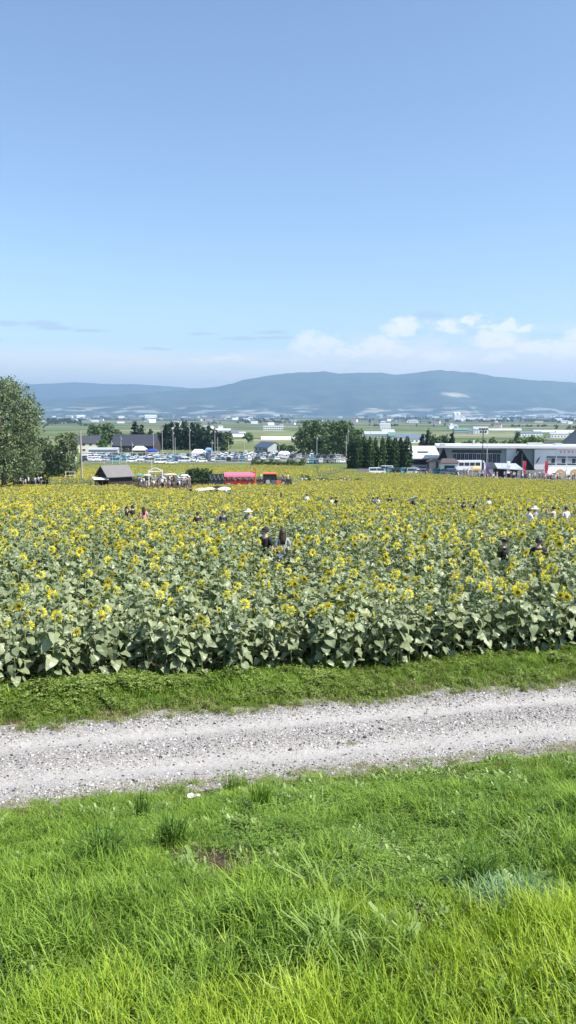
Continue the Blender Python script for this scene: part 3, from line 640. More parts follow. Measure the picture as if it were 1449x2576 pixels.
def clump(seed,n,hmin,hmax,rad,w,curve,mi=0,flat=0.0):
    rg=random.Random(seed); mb=MB()
    for _ in range(n):
        a=rg.uniform(0,6.283); r=rad*math.sqrt(rg.random()); bx,by=r*math.cos(a),r*math.sin(a)
        d=rg.uniform(0,6.283); h=rg.uniform(hmin,hmax); c=rg.uniform(.15,1)*curve*h; ww=w*rg.uniform(.6,1.2); k=rg.uniform(-.3,.3)
        dx,dy=math.cos(d),math.sin(d); sx,sy=-math.sin(d+k),math.cos(d+k)
        pts=[]
        for s_,wf in ((0,1),(.4,.95),(.75,.65)):
            q=c*s_**1.8; z=h*(s_-.35*curve*s_**3); 
            pts+=[(bx+dx*q-sx*ww*wf/2,by+dy*q-sy*ww*wf/2,z),(bx+dx*q+sx*ww*wf/2,by+dy*q+sy*ww*wf/2,z)]
        pts.append((bx+dx*c,by+dy*c,h*(1-.35*curve-(.25 if curve>.9 else 0))))
        mb.add(pts,[(0,1,3,2),(2,3,5,4),(4,5,6)],mi)
    return mb
def clover(seed,n,rad,h,s):
    rg=random.Random(seed); mb=MB()
    for _ in range(n):
        a=rg.uniform(0,6.283); r=rad*math.sqrt(rg.random()); x,y,z=r*math.cos(a),r*math.sin(a),rg.uniform(.2,1)*h
        for k in range(3):
            b=a+k*2.09; l=s*rg.uniform(.7,1.1); u=rg.uniform(-.3,.5)*l
            c,s_=math.cos(b),math.sin(b)
            mb.add([(x,y,z),(x+c*l*.6-s_*l*.42,y+s_*l*.6+c*l*.42,z+u),(x+c*l,y+s_*l,z+u*.8),(x+c*l*.6+s_*l*.42,y+s_*l*.6-c*l*.42,z+u)],[(0,3,2,1)])
    return mb
def kinds(nm,mk,mt,n=5): return [proto(nm+'_%02d'%i,mk(i).mesh(nm,mt)) for i in range(n)]
def field_pts(t0_,t1_,dens,xpad=1.15):
    """random points on the bank or verge inside what a step sideways could see"""
    y0,y1=t0_-1.2,t1_+1.6; area=(y1-y0)*2*(.40*y1*xpad+.6); n=int(area*dens)
    Y=rng.uniform(y0,y1,n); hw=.40*Y*xpad+.6; X=rng.uniform(-1,1,n)*(.40*y1*xpad+.6); k=(np.abs(X)<hw); X,Y=X[k],Y[k]; t=tcoord(X,Y); k=(t>t0_)&(t<t1_); return X[k],Y[k],t[k]
def lay(name,X,Y,protos,label,s0=.75,s1=1.25,tl=.12,sink=.005,sc=None):
    n=len(X); z=gz(X,Y)-sink; s=rng.uniform(s0,s1,n); 
    if sc is not None: s=s*sc
    scatter(name,np.stack([X,Y,z],1),np.stack([rng.normal(0,tl,n),rng.normal(0,tl,n),rng.uniform(0,6.283,n)],1),s,protos,label)
def pos(Xp,Yp):
    """ground point seen in column X, row Y of the photo"""
    lo,hi=1.0,400.0; k=tanY(Yp)
    for _ in range(50):
        m=(lo+hi)/2; x=at(Xp,m,hgt_t(m)); tt=float(tcoord(x,m)); 
        if hgt_t(tt)/m>k: lo=m
        else: hi=m
    return at(Xp,lo),lo
def near(X,Y,spots):
    d=np.zeros(len(X))
    for (a,b,rx,ry) in spots:
        x0,y0=pos(a,b); x1,_=pos(a+rx,b); _,y1=pos(a,b-ry); ax=abs(x1-x0); ay=abs(y1-y0); d=np.maximum(d,np.clip(1.35-np.sqrt(((X-x0)/ax)**2+((Y-y0)/ay)**2),0,1))
    return d
BARE=[(590,2180,110,32),(1065,2345,55,18),(1285,2045,28,28),(480,2180,40,16),(700,2185,30,14),(1000,2150,60,10)]
SHORT=[(850,2080,330,85),(1050,2130,260,120),(1150,2000,260,60),(980,2240,250,60),(1280,2180,90,60),(620,2120,150,40)]
bl=[clump(i,34,.07,.20,.085,.0052,.8) for i in range(5)]
gA=kinds('meadow_grass',lambda i:clump(i,40,.04,.16,.085,.0048,.9),G1,6)
gL=kinds('lime_grass',lambda i:clump(i+50,36,.07,.20,.085,.0046,.75),G6,5)
gP=kinds('pale_grass',lambda i:clump(i+20,14,.12,.26,.07,.0062,1.35),G2,5)
gW=kinds('broad_weed',lambda i:clump(i+95,9,.05,.13,.035,.024,1.1),G9,5)
gC=kinds('clover',lambda i:clover(i,34,.09,.06,.016),G3,5)
gB=kinds('blue_grass',lambda i:clump(i+30,46,.10,.22,.08,.0055,1.1),G4,4)
gD=kinds('dry_grass',lambda i:clump(i+40,22,.03,.10,.08,.0042,1.0),G5,4)
X,Y,t=field_pts(2.2,9.85,165)
bare=near(X,Y,BARE); short=np.maximum(near(X,Y,SHORT),0); nz=vnoise(X,Y,.8)*.6+vnoise(X,Y,.28)*.4
wr=.6+.09*np.clip(X+2,0,6); edge=np.clip((9.80-t)/wr+(.9*(vnoise(X,Y,.4)-.5)),0,1); r=rng.random(len(X))
shorty=(short+(nz-.5)*.9)>.35
k=(r<edge*(1-np.clip(bare*1.6,0,.97))*.95)&~(shorty&(rng.random(len(X))<.72))
# blades shorten towards the track
sc=(.55+.65*np.clip((9.6-t)/2.6,0,1))*(.45+1.1*nz)
bluemask=near(X,Y,[(1270,2310,85,32)]); lime=np.clip((5.0-t)/1.6,-.3,1)*.75+near(X,Y,[(1270,2440,300,80)])*.5+(vnoise(X,Y,.5)-.5)*1.0+(rng.random(len(X))-.5)*.7
k&=bluemask<.35
k&=~(near(X,Y,[(1270,2365,80,26)])>.35)|(rng.random(len(X))<.3)
kl=k&(lime>.5)
lay('meadow_grass',X[k&~kl],Y[k&~kl],gA,'thick bright green grass covering the bank',sc=sc[k&~kl])
lay('lime_grass',X[kl],Y[kl],gL,'tall yellow-green grass along the near edge of the bank',sc=sc[kl]*.9)
kb=bluemask>.3; lay('blue_grass',X[kb],Y[kb],gB,'patch of blue-green grass low on the right of the bank',1.0,1.6)
kc=(shorty|(rng.random(len(X))<.18))&(r<edge)&(bare<.6)&~kb; lay('clover',X[kc],Y[kc],gC,'low dark clover and ground cover on the bank',.8,1.3,.2)
ko=(rng.random(len(X))<np.clip((t-8.5)/.9,0,1)*.75*(nz>.3))&(t<9.85)&(rng.random(len(X))<.35+.65*edge); lay('olive_grass',X[ko],Y[ko],kinds('olive_grass',lambda i:clump(i+90,26,.02,.08,.08,.0045,1.0),G8,4),'short yellowish olive grass fading into the track edge',.6,1.3,.25)
kd=(rng.random(len(X))<np.clip(bare*1.1+.9*(1-edge)*(t<9.9)+.04+(t>8.6)*.3*(nz>.4)+(nz>.6)*.45,0,1)*.55); lay('dry_grass',X[kd],Y[kd],gD,'short dry grass on worn spots and along the track edge',.6,1.2,.3)
kw=(vnoise(X+40,Y,.55)>.58)&(rng.random(len(X))<.38)&(t<9.3); lay('broad_weeds',X[kw],Y[kw],gW,'broad-leaved weeds mixed through the grass of the bank',.7,1.5,.25)
Xp,Yp,tp=field_pts(2.4,9.3,8); m=(near(Xp,Yp,SHORT)<.5)|(rng.random(len(Xp))<.3); nzp=vnoise(Xp,Yp,.7); m&=nzp>.42; m&=rng.random(len(Xp))<.7; lay('pale_grass',Xp[m],Yp[m],gP,'pale arching grass blades scattered over the bank',.7,1.25)
# stray short grass down the road margins and in its middle
X,Y,t=field_pts(9.6,12.3,60); nz=vnoise(X,Y,.5)*.6+vnoise(X,Y,.15)*.4
m=(((t<10.0)|(t>11.85))&(nz>.42)&(rng.random(len(X))<.75))|((np.abs(t-11.0)<.28)&(nz>.69)&(rng.random(len(X))<.35))
lay('track_weeds',X[m],Y[m],kinds('track_weeds',lambda i:clump(i+60,12,.015,.06,.05,.004,1.0),G3,4),'tiny weeds along the edges and middle of the gravel track',.6,1.2,.3)

# verge between road and crop
X,Y,t=field_pts(12.0,14.6,190); nz=vnoise(X,Y,.7)*.6+vnoise(X,Y,.25)*.4; left=np.clip((1.0-X)/5,0,1)
e=np.clip((t-12.05)/.5+(nz-.5)*1.6,0,1); r=rng.random(len(X)); 
hs=(.40+1.0*np.clip((t-12.1)/1.2,0,1)*(.35+.9*left)*np.clip((14.2-t)/.8,.4,1))*(.45+1.1*nz)
k=(r<e*.85); lay('verge_grass',X[k],Y[k],gA[:5] and kinds('verge_blades',lambda i:clump(i+70,30,.06,.24,.09,.0065,1.0),G1,5),'rough green grass verge between gravel track and sunflowers',sc=hs[k])
k=(rng.random(len(X))<e*.30*(.35+1.3*(vnoise(X+9,Y,.5)>.45))); lay('verge_weeds',X[k],Y[k],kinds('verge_leaves',lambda i:clover(i+9,24,.10,.20,.038),G10,5),'leafy weeds growing in the verge below the sunflowers',.6,1.2,.2,sc=hs[k])
k=(rng.random(len(X))<(e>.0)*np.clip((13.0-t),0,1)*.55); lay('verge_dry_grass',X[k],Y[k],kinds('verge_dry',lambda i:clump(i+80,20,.03,.10,.07,.005,.9),G8,4),'straw-coloured grass along the far edge of the track',.9,1.7,.2)
k=(rng.random(len(X))<.012)&(t>12.4); lay('white_clover_flowers',X[k],Y[k],kinds('clover_flower',lambda i:MB().tube([(0,0,0),(.01,0,.12)],.002,3).lathe([(0,.10),(.012,.11),(.014,.12),(.008,.132),(0,.135)],6,1),[STEM,mat('clover_flower_white',(.7,.68,.62))],1),'small white clover flowers dotted in the verge',.45,.75,.2)

# loose stones on the track
def stone(i):
    rg=random.Random(i); mb=MB(); n=6
    prof=[(0,-.4),(.75,-.35),(1,0),(.7,.4),(0,.5)]; mb.lathe(prof,n); mb.v=[(x*rg.uniform(.75,1.25),y*rg.uniform(.6,1.1),z*rg.uniform(.7,1.2)) for x,y,z in mb.v]; return mb
st1=[proto('stone_%02d'%i,stone(i).mesh('stone',mat(nm,c,.85,.3,30,rand=.35))) for i,(nm,c) in enumerate([('stone_pale',(.46,.44,.42)),('stone_pale',0),('stone_grey',(.27,.26,.25)),('stone_brown',(.30,.25,.20)),('stone_dark',(.05,.05,.055))])]
X,Y,t=field_pts(9.55,12.25,1500); lane=np.exp(-((t-10.35)/.27)**2)+np.exp(-((t-11.55)/.24)**2); nz=vnoise(X,Y,.9)*.5+vnoise(X,Y,.3)*.5
k=rng.random(len(X))<np.clip(1.0-lane,0.06,1)*(.35+.9*nz); X,Y=X[k],Y[k]; n=len(X)
scatter('gravel_stones',np.stack([X,Y,gz(X,Y)+.014],1),rng.uniform(-.5,.5,(n,3))*[1,1,12],rng.gamma(2.4,.0031,n)+.002,st1,'loose grey and brown stones on the farm track',rng.choice(5,n,p=[.28,.2,.2,.12,.20]))

# single tufts one can point at
def tuft(X_,Y_,label,seed,n,h,rad,w,m,curve=.9):
    x,y=pos(X_,Y_); mb=clump(seed,int(n*1.5),h*.6,h*1.35,rad*1.5,w*1.15,curve); o=mb.build('grass_tuft',m); o.location=(x,y,g(x,y)-.01); tag(o,label,'grass tuft','single grass tufts on the bank')
tuft(250,2180,'large spreading dark grass tuft at the left of the bank beside bare soil',1,150,.42,.07,.010,G7,1.15)
tuft(435,2150,'dark upright grass tuft above the bare soil patch',2,110,.36,.07,.009,G7,.7)
tuft(1200,2240,'round dark grass tuft just above the blue-green patch',3,170,.36,.08,.008,G7,.9)
tuft(655,2050,'upright blade tuft near the track, right of the white scrap',4,60,.34,.06,.010,G1,.5)
tuft(595,1990,'low wide grass tuft at the track edge in the middle',5,80,.26,.10,.008,G1,.9)
tuft(355,2060,'thin upright grass tuft left of centre by the track',6,40,.34,.05,.009,G7,.4)
tuft(1320,2140,'pale tuft with folded leaves at the right of the bank',7,50,.34,.06,.012,G2,1.0)
tuft(800,2270,'tall pale arching tuft in the middle of the bank',8,40,.36,.06,.011,G2,1.2)
tuft(885,1868,'little green weed growing in the middle of the gravel track',9,40,.09,.05,.006,G5,1.1)
tuft(830,2440,'bleached arching grass tuft at the lower middle of the bank',10,40,.34,.08,.010,G2,1.25)
# broad dock leaves on the right
x,y=pos(1265,2010); mb=MB(); rg=random.Random(4)
for k in range(12):
    V,Fq=leafshape(.16*rg.uniform(.7,1.2),.09,.5,.5,rg); mt=Matrix.Rotation(k*.9,4,'Z')@Matrix.Translation((.03,0,.06))@Matrix.Rotation(rg.uniform(-.8,.3),4,'Y'); mb.add([mt@Vector(p) for p in V],Fq)
o=mb.build('dock_plant',G7); o.location=(x,y,g(x,y)); tag(o,'broad-leaved dark weed on the right of the bank above the soil gap','weed')
# white scrap lying by the track
x,y=pos(488,2008); mb=MB(); rg=random.Random(3)
V=[((i-2)*.035+rg.uniform(-.008,.008),(j-1)*.04+rg.uniform(-.01,.01),.02+rg.uniform(0,.03)) for j in range(3) for i in range(5)]
mb.add(V,[(j*5+i,j*5+i+1,j*5+i+6,j*5+i+5) for j in range(2) for i in range(4)]); o=mb.build('paper_scrap',mat('white_paper',(.75,.75,.74),.8,.05)); 
o.location=(x,y,g(x,y)+.02); sm=o.modifiers.new('thickness','SOLIDIFY'); sm.thickness=.003; tag(o,'crumpled white scrap lying in the grass at the track edge','litter')
# ------------------------------------------------------------------ trees
BARK=mat('bark',(.13,.10,.075),.9,.3,6)
CW=[leafmat('willow_leaf',(.08,.12,.05),(.20,.25,.12),.2,.55,.3,.25),
    leafmat('broad_leaf',(.05,.10,.035),(.13,.19,.07),.2,.55,.3,.2),
    leafmat('pine_needle',(.018,.042,.022),(.05,.085,.04),.1,.6,.25,.3),
    leafmat('thuja_leaf',(.025,.065,.02),(.07,.12,.035),.1,.6,.25,.5),
    leafmat('bright_leaf',(.07,.14,.03),(.16,.25,.06),.25,.55,.3,.3),
    leafmat('far_leaf',(.03,.06,.03),(.07,.10,.045),.1,.7,.2,.05)]
def leafcloud(lobes,size,seed,W,H,dens=4,down=0.0,shell=.55,keep=22):
    """leaf sprays through lobes given in a 1 x 1 box, laid out at the crown's real width and height"""
    r=np.random.default_rng(seed); Lb=np.array(lobes)*np.array([W,W,H,W,W,H]); n=int(min(30000,dens*W*H/size**2)); w=(Lb[:,3]*Lb[:,4]*Lb[:,5])**.67; k=r.choice(len(Lb),n,p=w/w.sum()); Lb=Lb[k]
    v=r.normal(size=(n,3)); v/=np.linalg.norm(v,axis=1)[:,None]; rad=(shell+(1.08-shell)*r.random(n))[:,None]
    c=Lb[:,:3]+v*rad*Lb[:,3:6]
    # bunch the leaves into sprays so that gaps stay between them
    cell=np.floor(c/(size*3.0)).astype(int); h=(cell[:,0]*73856093^cell[:,1]*19349663^cell[:,2]*83492791)%100; c=c[(h>keep)&(c[:,2]>-.1)]; n=len(c)
    a=r.normal(size=(n,3)); a/=np.linalg.norm(a,axis=1)[:,None]; a[:,2]-=down; b=np.cross(a,r.normal(size=(n,3))); b/=np.linalg.norm(b,axis=1)[:,None]
    s=(size*(.55+.8*r.random(n)))[:,None]
    V=np.stack([c-a*s*.9,c+b*s*.6-a*s*.1,c+a*s,c-b*s*.55+a*s*.15],1).reshape(-1,3); Fq=np.arange(4*n).reshape(n,4); return V,Fq
def lobes_broad(seed,nl=16,z0=.08):
    rg=random.Random(seed); L_=[]
    for i in range(nl):
        z=z0+.1+(.82-z0)*(i/(nl-1)); m=.5*(math.sin(math.pi*min(1,max(.18,.12+.83*z)))**.5); a=i*2.4+rg.uniform(-.5,.5); s=rg.uniform(.14,.22); q=max(0,m-s*.8)*rg.uniform(.65,1.1)
        L_.append((q*math.cos(a),q*math.sin(a),min(z,.97-s*.7),s,s,s*rg.uniform(.6,.85)))
    L_.append((0,0,.5,.30,.30,.36)); return L_
def lobes_pine(seed):
    rg=random.Random(seed); L_=[]
    for i in range(14):
        z=.06+.90*(i/13)**.95; m=.46*(1-z)**.6+.03
        for k in range(4):
            a=rg.uniform(0,6.28); q=m*.5*rg.uniform(.5,1.2); L_.append((q*math.cos(a),q*math.sin(a),z,m*.55,m*.55,.04))
    return L_
def lobes_column(seed):
    rg=random.Random(seed); return [(rg.uniform(-.03,.03),rg.uniform(-.03,.03),z,.5*w,.5*w,.10) for z,w in ((.06,.85),(.15,.95),(.27,1.02),(.4,1.02),(.53,.98),(.65,.90),(.76,.78),(.86,.60),(.94,.32))]
def tree(X,Ytop,d,w_px,cat,label,kind,seed,trunkfrac=.15,h=None,nl=None,group=None,n=None,name='tree',x=None):
    """w_px: crown width in photo columns; height from its top row"""
    if x is None: x=at(X,d)
    z0=g(x,d); H=h or max(2,zat(Ytop,d)-z0); W=w_px*K/F*d
    t=thing(name,label,cat,(x,d,z0),rnd.uniform(0,6.28),group)
    c=H*(1-trunkfrac); sz=max(.22,d*.0019)*(1 if n is None else .85)
    if kind=='pine': V,Fq=leafcloud(lobes_pine(seed),sz,seed,W,c,5,.1,.3,15); mt=CW[2]
    elif kind=='column': V,Fq=leafcloud(lobes_column(seed),.26,seed,W,c,7,.2,.75,4); mt=CW[3]
    elif kind=='willow': V,Fq=leafcloud(lobes_broad(seed,30 if W>9 else 16),sz,seed,W,c,5,.3); mt=CW[0]
    else: V,Fq=leafcloud(lobes_broad(seed,nl or 16,.0 if trunkfrac<.04 else .06),sz,seed,W,c,5); mt=CW[4] if kind=='bright' else CW[1]
    V[:,2]+=H-c; link('crown',npmesh('crown',V,Fq,mt),t)
    mb=MB(); rg=random.Random(seed); r=H*.018+.05
    top=Vector((rg.uniform(-.04,.04)*W,rg.uniform(-.04,.04)*W,H*.8)); mb.tube([(0,0,-.3),(0,0,H*.3),top],[r*1.25,r,r*.3],7)
    if kind not in('column','pine'):
        for q in range(6):
            a=q*1.05+rg.random(); b=H*rg.uniform(.22,.5); mb.tube([(0,0,b),(math.cos(a)*W*.2,math.sin(a)*W*.2,b+H*.14),(math.cos(a)*W*.34,math.sin(a)*W*.34,b+H*.28)],[r*.55,r*.35,r*.12],5)
    mb.build('trunk',BARK,t); return t
tree(12,938,128,205,'tree','huge grey-green willow-like tree at the left edge','willow',1,.03,n=26000,name='willow_tree')
tree(-95,1000,124,150,'tree','tall tree leaning in beyond the left edge behind the willow','willow',11,.05,n=9000,name='willow_tree')
tree(105,1096,160,85,'tree','bushy olive-green tree just right of the huge willow','willow',2,.02,n=7000,name='broadleaf_tree')
tree(62,1120,152,80,'tree','low dark bushy tree under the right side of the huge willow','willow',22,.02,n=6000,name='broadleaf_tree')
tree(172,1084,158,70,'tree','round grey-green tree left of the tall wooden pole','willow',3,.05,n=8000,name='broadleaf_tree')
tree(142,1118,168,48,'tree','small dark tree between the olive-green tree and the tall pole tree','broad',4,.05,name='broadleaf_tree')
for i,(X,Yt,w_,lb,kd) in enumerate([(238,1064,52,'dark leafy tree behind the cream house','broad'),(268,1062,50,'dark leafy tree between the cream house and the dark-roofed farmhouse','broad'),(297,1078,42,'smaller leafy tree left of the dark-roofed farmhouse','broad'),(258,1104,28,'pale yellow-green shrub beside the cream house','bright')]): tree(X,Yt,[468,475,480,420][i],w_,'tree',lb,kd,30+i,.08,name='broadleaf_tree')
pines=[(341,1060,26),(358,1068,24),(380,1080,24),(398,1088,24),(418,1066,28),(432,1062,30),(448,1064,30),(466,1060,32),(484,1062,30),(498,1066,28),(512,1074,26),(526,1070,30),(540,1078,26),(556,1086,24),(410,1090,30),(470,1082,36),(505,1090,34)]
for i,(X,Yt,w_) in enumerate(pines):
    ds=455+(i*37)%40
    lab=['leftmost tall pine above the dark-roofed farmhouse','second pine above the dark-roofed farmhouse roof','pine just right of the dark-roofed farmhouse','low pine in the left dip of the dark grove','pine at the left shoulder of the dark grove','high pine left of the grove middle','broad pine left of the grove middle','tallest broad pine in the middle of the dark grove','pine right of the tallest one in the dark grove','pine with ragged top right of the grove middle','lower pine in the right half of the grove','pine at the right shoulder of the dark grove','short pine near the right end of the grove','last short pine at the right end of the grove','dark pine filling the lower left front of the grove','dark pine filling the lower middle front of the grove','dark pine filling the lower right front of the grove'][i]
    tree(X,Yt,ds,w_*1.9,'pine',lab,'pine',60+i,.02,group='pines of the dark grove behind the car park',name='pine_tree')
tree(573,1084,470,38,'tree','rounded dark tree closing the right end of the pine grove','broad',81,.05,name='broadleaf_tree')
tree(624,1089,640,30,'tree','lone round tree standing in the green field','broad',82,.06,name='broadleaf_tree')
tree(709,1117,405,30,'tree','small tree beside the blue-roofed barn','broad',83,.05,name='broadleaf_tree'); tree(732,1120,400,28,'tree','bush-like tree between the barn and the big leafy clump','broad',84,.05,name='broadleaf_tree')
clump_t=[(765,1072,60,'left','pale'),(772,1056,54,'',''),(800,1052,62,'',''),(838,1056,64,'',''),(868,1054,62,'',''),(895,1074,46,'',''),(820,1088,70,'',''),(870,1100,60,'','')]
labs=['pale leafy tree at the left foot of the big clump','high dark tree at the left of the big leafy clump','tallest tree left of the middle of the big leafy clump','broad tree in the middle of the big leafy clump','high tree at the right of the big leafy clump','lower tree at the right end of the big leafy clump','dark tree low in the middle front of the big clump','tree behind the left dark-green cypress columns']
for i,(X,Yt,w_,_,_) in enumerate(clump_t): tree(X,Yt,372+(i*13)%26,w_*1.05,'tree',labs[i],'broad',90+i,.03,n=6500,group='big leafy clump behind the car park',name='broadleaf_tree')
cols=[(884,1106),(900,1103),(916,1106),(931,1108),(944,1112),(962,1110),(977,1104),(993,1106),(1008,1103),(1024,1106)]
od=['first','second','third','fourth','fifth']
for i,(X,Yt) in enumerate(cols): tree(X,Yt,252-(i%2)*2,(24,26,25,23,17,18,24,23,24,26)[i]*1.05,'cypress',f'{od[i%5]} column from the left in the {"left" if i<5 else "right"} row of clipped dark cypresses','column',110+i,.0,h=9.3+((i*7)%4)*.12,group='clipped dark cypress columns',name='cypress_tree')
back=[(1062,1092,32,'pine'),(1076,1079,34,'pine'),(1092,1092,36,'broad'),(1118,1092,30,'broad'),(1136,1090,32,'pine'),(1105,1100,34,'broad')]
for i,(X,Yt,w_,kd) in enumerate(back): tree(X,Yt,335+(i*11)%20,w_*1.2,'tree',['dark conifer left behind the low white roof','tallest dark conifer behind the low white roof','dark leafy tree right of the tallest conifer','leafy tree at the left end of the long white roof','dark conifer above the left corner of the long roof','low leafy tree in the gap between the conifers'][i],kd,130+i,.03,name='conifer_tree' if kd=='pine' else 'broadleaf_tree')
row=[(1168,1108,26),(1190,1103,34),(1215,1106,22),(1238,1099,26),(1262,1108,28),(1285,1105,34),(1312,1100,32)]
for i,(X,Yt,w_) in enumerate(row): tree(X,Yt,330+(i*9)%16,w_*1.25,'tree',f'{["first","second","third","fourth","fifth","sixth","seventh"][i]} dark round bush-like tree from the left behind the long white roof','broad',140+i,.0,group='round trees behind the long white roof',name='broadleaf_tree')
for i,(X,Yt,w_,h_) in enumerate([(1328,1094,38,0),(1356,1096,40,0)]): tree(X,Yt,322,w_*1.2,'tree',['bright green tree behind the right part of the roof','bright green tree left of the cream house with rounded top'][i],'bright',150+i,.0,name='broadleaf_tree')
tree(1300,1083,520,20,'tree','small dark tree beside the white barn in the right fields','broad',155,.05,name='broadleaf_tree')

# trees dotted over the plain; a handful of shapes copied
def simple_tree(seed,kind):
    V,Fq=leafcloud(lobes_pine(seed) if kind=='pine' else lobes_broad(seed,9),.075,seed,1,1,2.6,0,.3,5); return npmesh('tree',V,Fq,CW[5])
ft=[simple_tree(i,'pine' if i%5==2 else 'b') for i in range(6)]
def fartree(X,Yg,hpx,wpx,label,group):
    lo,hi=200.,11500.
    for _ in range(50):
        m=(lo+hi)/2
        if hgt_t(m)/m>tanY(Yg): lo=m
        else: hi=m
    d=lo; x=at(X,d); o=link('far_tree',ft[rnd.randrange(6)]); H=hpx*K/F*d; W=wpx*K/F*d; o.location=(x,d,g(x,d)-.3); o.scale=(W,W,H); o.rotation_euler=(0,0,rnd.uniform(0,6)); tag(o,label,'tree',group)
for X in range(125,205,9): fartree(X+rnd.uniform(-3,3),1068+rnd.uniform(-2,2),rnd.uniform(12,20),rnd.uniform(14,22),'tree in the wooded patch on the plain right of the huge willow','wooded patch on the far left plain')
for X in range(1040,1066,6): fartree(X+13,1112,12,9,'dark far tree in the short row above the low white roof','short tree row on the plain')
for X in range(600,720,7): fartree(X+rnd.uniform(-3,3),1062+rnd.uniform(-4,4),rnd.uniform(5,9),rnd.uniform(8,18),'tree in the thin belt on the plain above the white school','thin tree belt above the white school')
for X in range(995,1080,7): fartree(X,1056,8,9,'tree in the straight row on the plain above the dark cypresses','straight tree row on the plain')
for i in range(26): X=rnd.uniform(1080,1600); fartree(X,1056+rnd.uniform(-3,3),rnd.uniform(5,9),rnd.uniform(8,16),'tree in the long belt below the far town on the right','long tree belt below the far town')
for i in range(60):
    X=rnd.uniform(-100,1550); Y=rnd.choice([1050,1053,1057,1061,1066,1072]) + rnd.uniform(-2,2); fartree(X,Y,rnd.uniform(4,8),rnd.uniform(5,14),'small tree dotted on the open plain','trees dotted on the open plain')
fartree(932,1066,13,10,'dark tree beside a farmhouse on the plain right of the leafy clump',None); fartree(955,1063,10,9,'small tree beside the farmhouse above the cypress gap',None)

def belt(name,runs,label):
    Vs=[];Fs=[];k=0; rg=random.Random(len(runs))
    for X0,X1,Yg,hm in runs:
        lo,hi=250.,11500.
        for _ in range(50):
            m=(lo+hi)/2
            if hgt_t(m)/m>tanY(Yg): lo=m
            else: hi=m
        d=lo; x0,x1=at(X0,d),at(X1,d); x=x0
        while x<x1:
            W=hm*rg.uniform(.7,1.5); H=hm*rg.uniform(.55,1.15); dd=d+rg.uniform(-1,1)*hm
            V,Fq=leafcloud(lobes_broad(rg.randrange(999),7),max(.075*hm,d*.0009),rg.randrange(9999),W,H,2.6,0,.3,5); V=V+np.array([x,dd,g(x,dd)-.3]); Vs.append(V); Fs.append(Fq+k); k+=len(V); x+=W*rg.uniform(.35,.95) if rg.random()<.85 else W*2.5
    o=link(name,npmesh(name,np.concatenate(Vs),np.concatenate(Fs),CW[5])); o['kind']='stuff'; o['label']=label
belt('far_woods',[(110,330,1056,12),(380,520,1058,11),(560,740,1055,11),(900,1010,1057,10),(1180,1449,1058,13),(1120,1600,1062,12),(1000,1110,1050,12),(240,480,1050,13),(-150,110,1058,12),(600,700,1050,13),(1250,1600,1052,12),(690,760,1064,8),(930,1000,1072,7),(1290,1400,1074,7),(1400,1560,1080,8),(440,560,1066,8),(205,240,1072,9)],'thin dark belts of woodland crossing the hazy plain')
# ------------------------------------------------------------------ houses
WALL={'white':mat('white_wall',(.82,.82,.80),.7,.05,1),'cream':mat('cream_wall',(.62,.57,.42),.8,.08,1),'grey':mat('grey_wall',(.36,.38,.38),.8,.08,1),'brown':mat('dark_timber',(.05,.038,.03),.85,.3,3),'teal':mat('grey_green_panel',(.36,.42,.395),.6,.06,.6)}
ROOF={'blue':mat('blue_roof',(.14,.18,.24),.5,.1,1),'dark':mat('dark_roof',(.045,.05,.065),.6,.2,1),'dullblue':mat('dull_blue_roof',(.06,.10,.15),.6,.1,1),'red':mat('red_roof',(.30,.07,.05),.5,.1,1),'silver':mat('pale_metal_roof',(.55,.57,.58),.35,.08,1,.3),'teal':mat('green_roof',(.12,.25,.22),.5,.1,1),'white':mat('white_roof',(.78,.78,.77),.45,.05,1)}
GLASS=mat('window_glass',(.03,.045,.06),.12,.2,2); FRAME=mat('window_frame',(.6,.6,.6),.5,.05)
def gable(W,Dp,H,rh,ov=.4):
    """wall block with gable ends along x, and roof slabs"""
    wl=MB(); wl.prism([(-Dp/2,-.6),(Dp/2,-.6),(Dp/2,H),(0,H+rh),(-Dp/2,H)],-W/2,W/2,0,'x')
    rf=MB(); k=rh/(Dp/2); o=ov
    for s in (-1,1): 
        rf.prism([(s*(Dp/2+o),H-k*o+.06),(0,H+rh+.06),(0,H+rh+.26),(s*(Dp/2+o),H-k*o+.26)],-W/2-o,W/2+o,0,'x')
    return wl,rf
def house(X,d,W,Dp,H,rh,wc,rc,label,rz=0,detail=True,group=None,name='house',x=None,cat='house'):
    if x is None: x=at(X,d)
    wl,rf=gable(W,Dp,H,rh)
    if detail:
        t=thing(name,label,cat,(x,d,g(x,d)),rz,group); wl.build('wall',WALL[wc],t); rf.build('roof',ROOF[rc],t)
        for i in range(int(W/3.5)):
            for lv in range(1 if H<4.5 else 2):
                cx=-W/2+1.9+i*3.5; 
                f=MB().box((cx,-Dp/2-.03,1.6+lv*2.8),(1.7,.12,1.2)).build('window',FRAME,t); MB().box((cx,-Dp/2-.10,1.6+lv*2.8),(1.45,.05,.95)).build('pane',GLASS,f)
        if H<6: MB().box((W/2-1.2,-Dp/2-.04,1.0),(.95,.1,2.0)).build('door',ROOF['dark'],t)
        return t
    o=wl.merge(MB().add(rf.v,rf.f,1)); ob=o.build(name,[WALL[wc],ROOF[rc]]); ob.location=(x,d,g(x,d)); ob.rotation_euler=(0,0,rz); return tag(ob,label,cat,group)
house(219,432,14,10,5.2,3.6,'cream','dark','cream-walled house with a steep dark roof right of the tall pole',.25)
house(343,445,24,13,3.6,5.6,'brown','dark','large old farmhouse with a broad dark purple-grey roof below the pines',-.1)
house(675,440,12,10,2.6,2.8,'grey','dullblue','small barn with a dull blue gabled roof behind the car park',-.9,name='barn')
house(152,330,12,6,2.6,1.0,'white','silver','low white shed behind the grey-green tree',.1,False,name='shed',cat='shed')
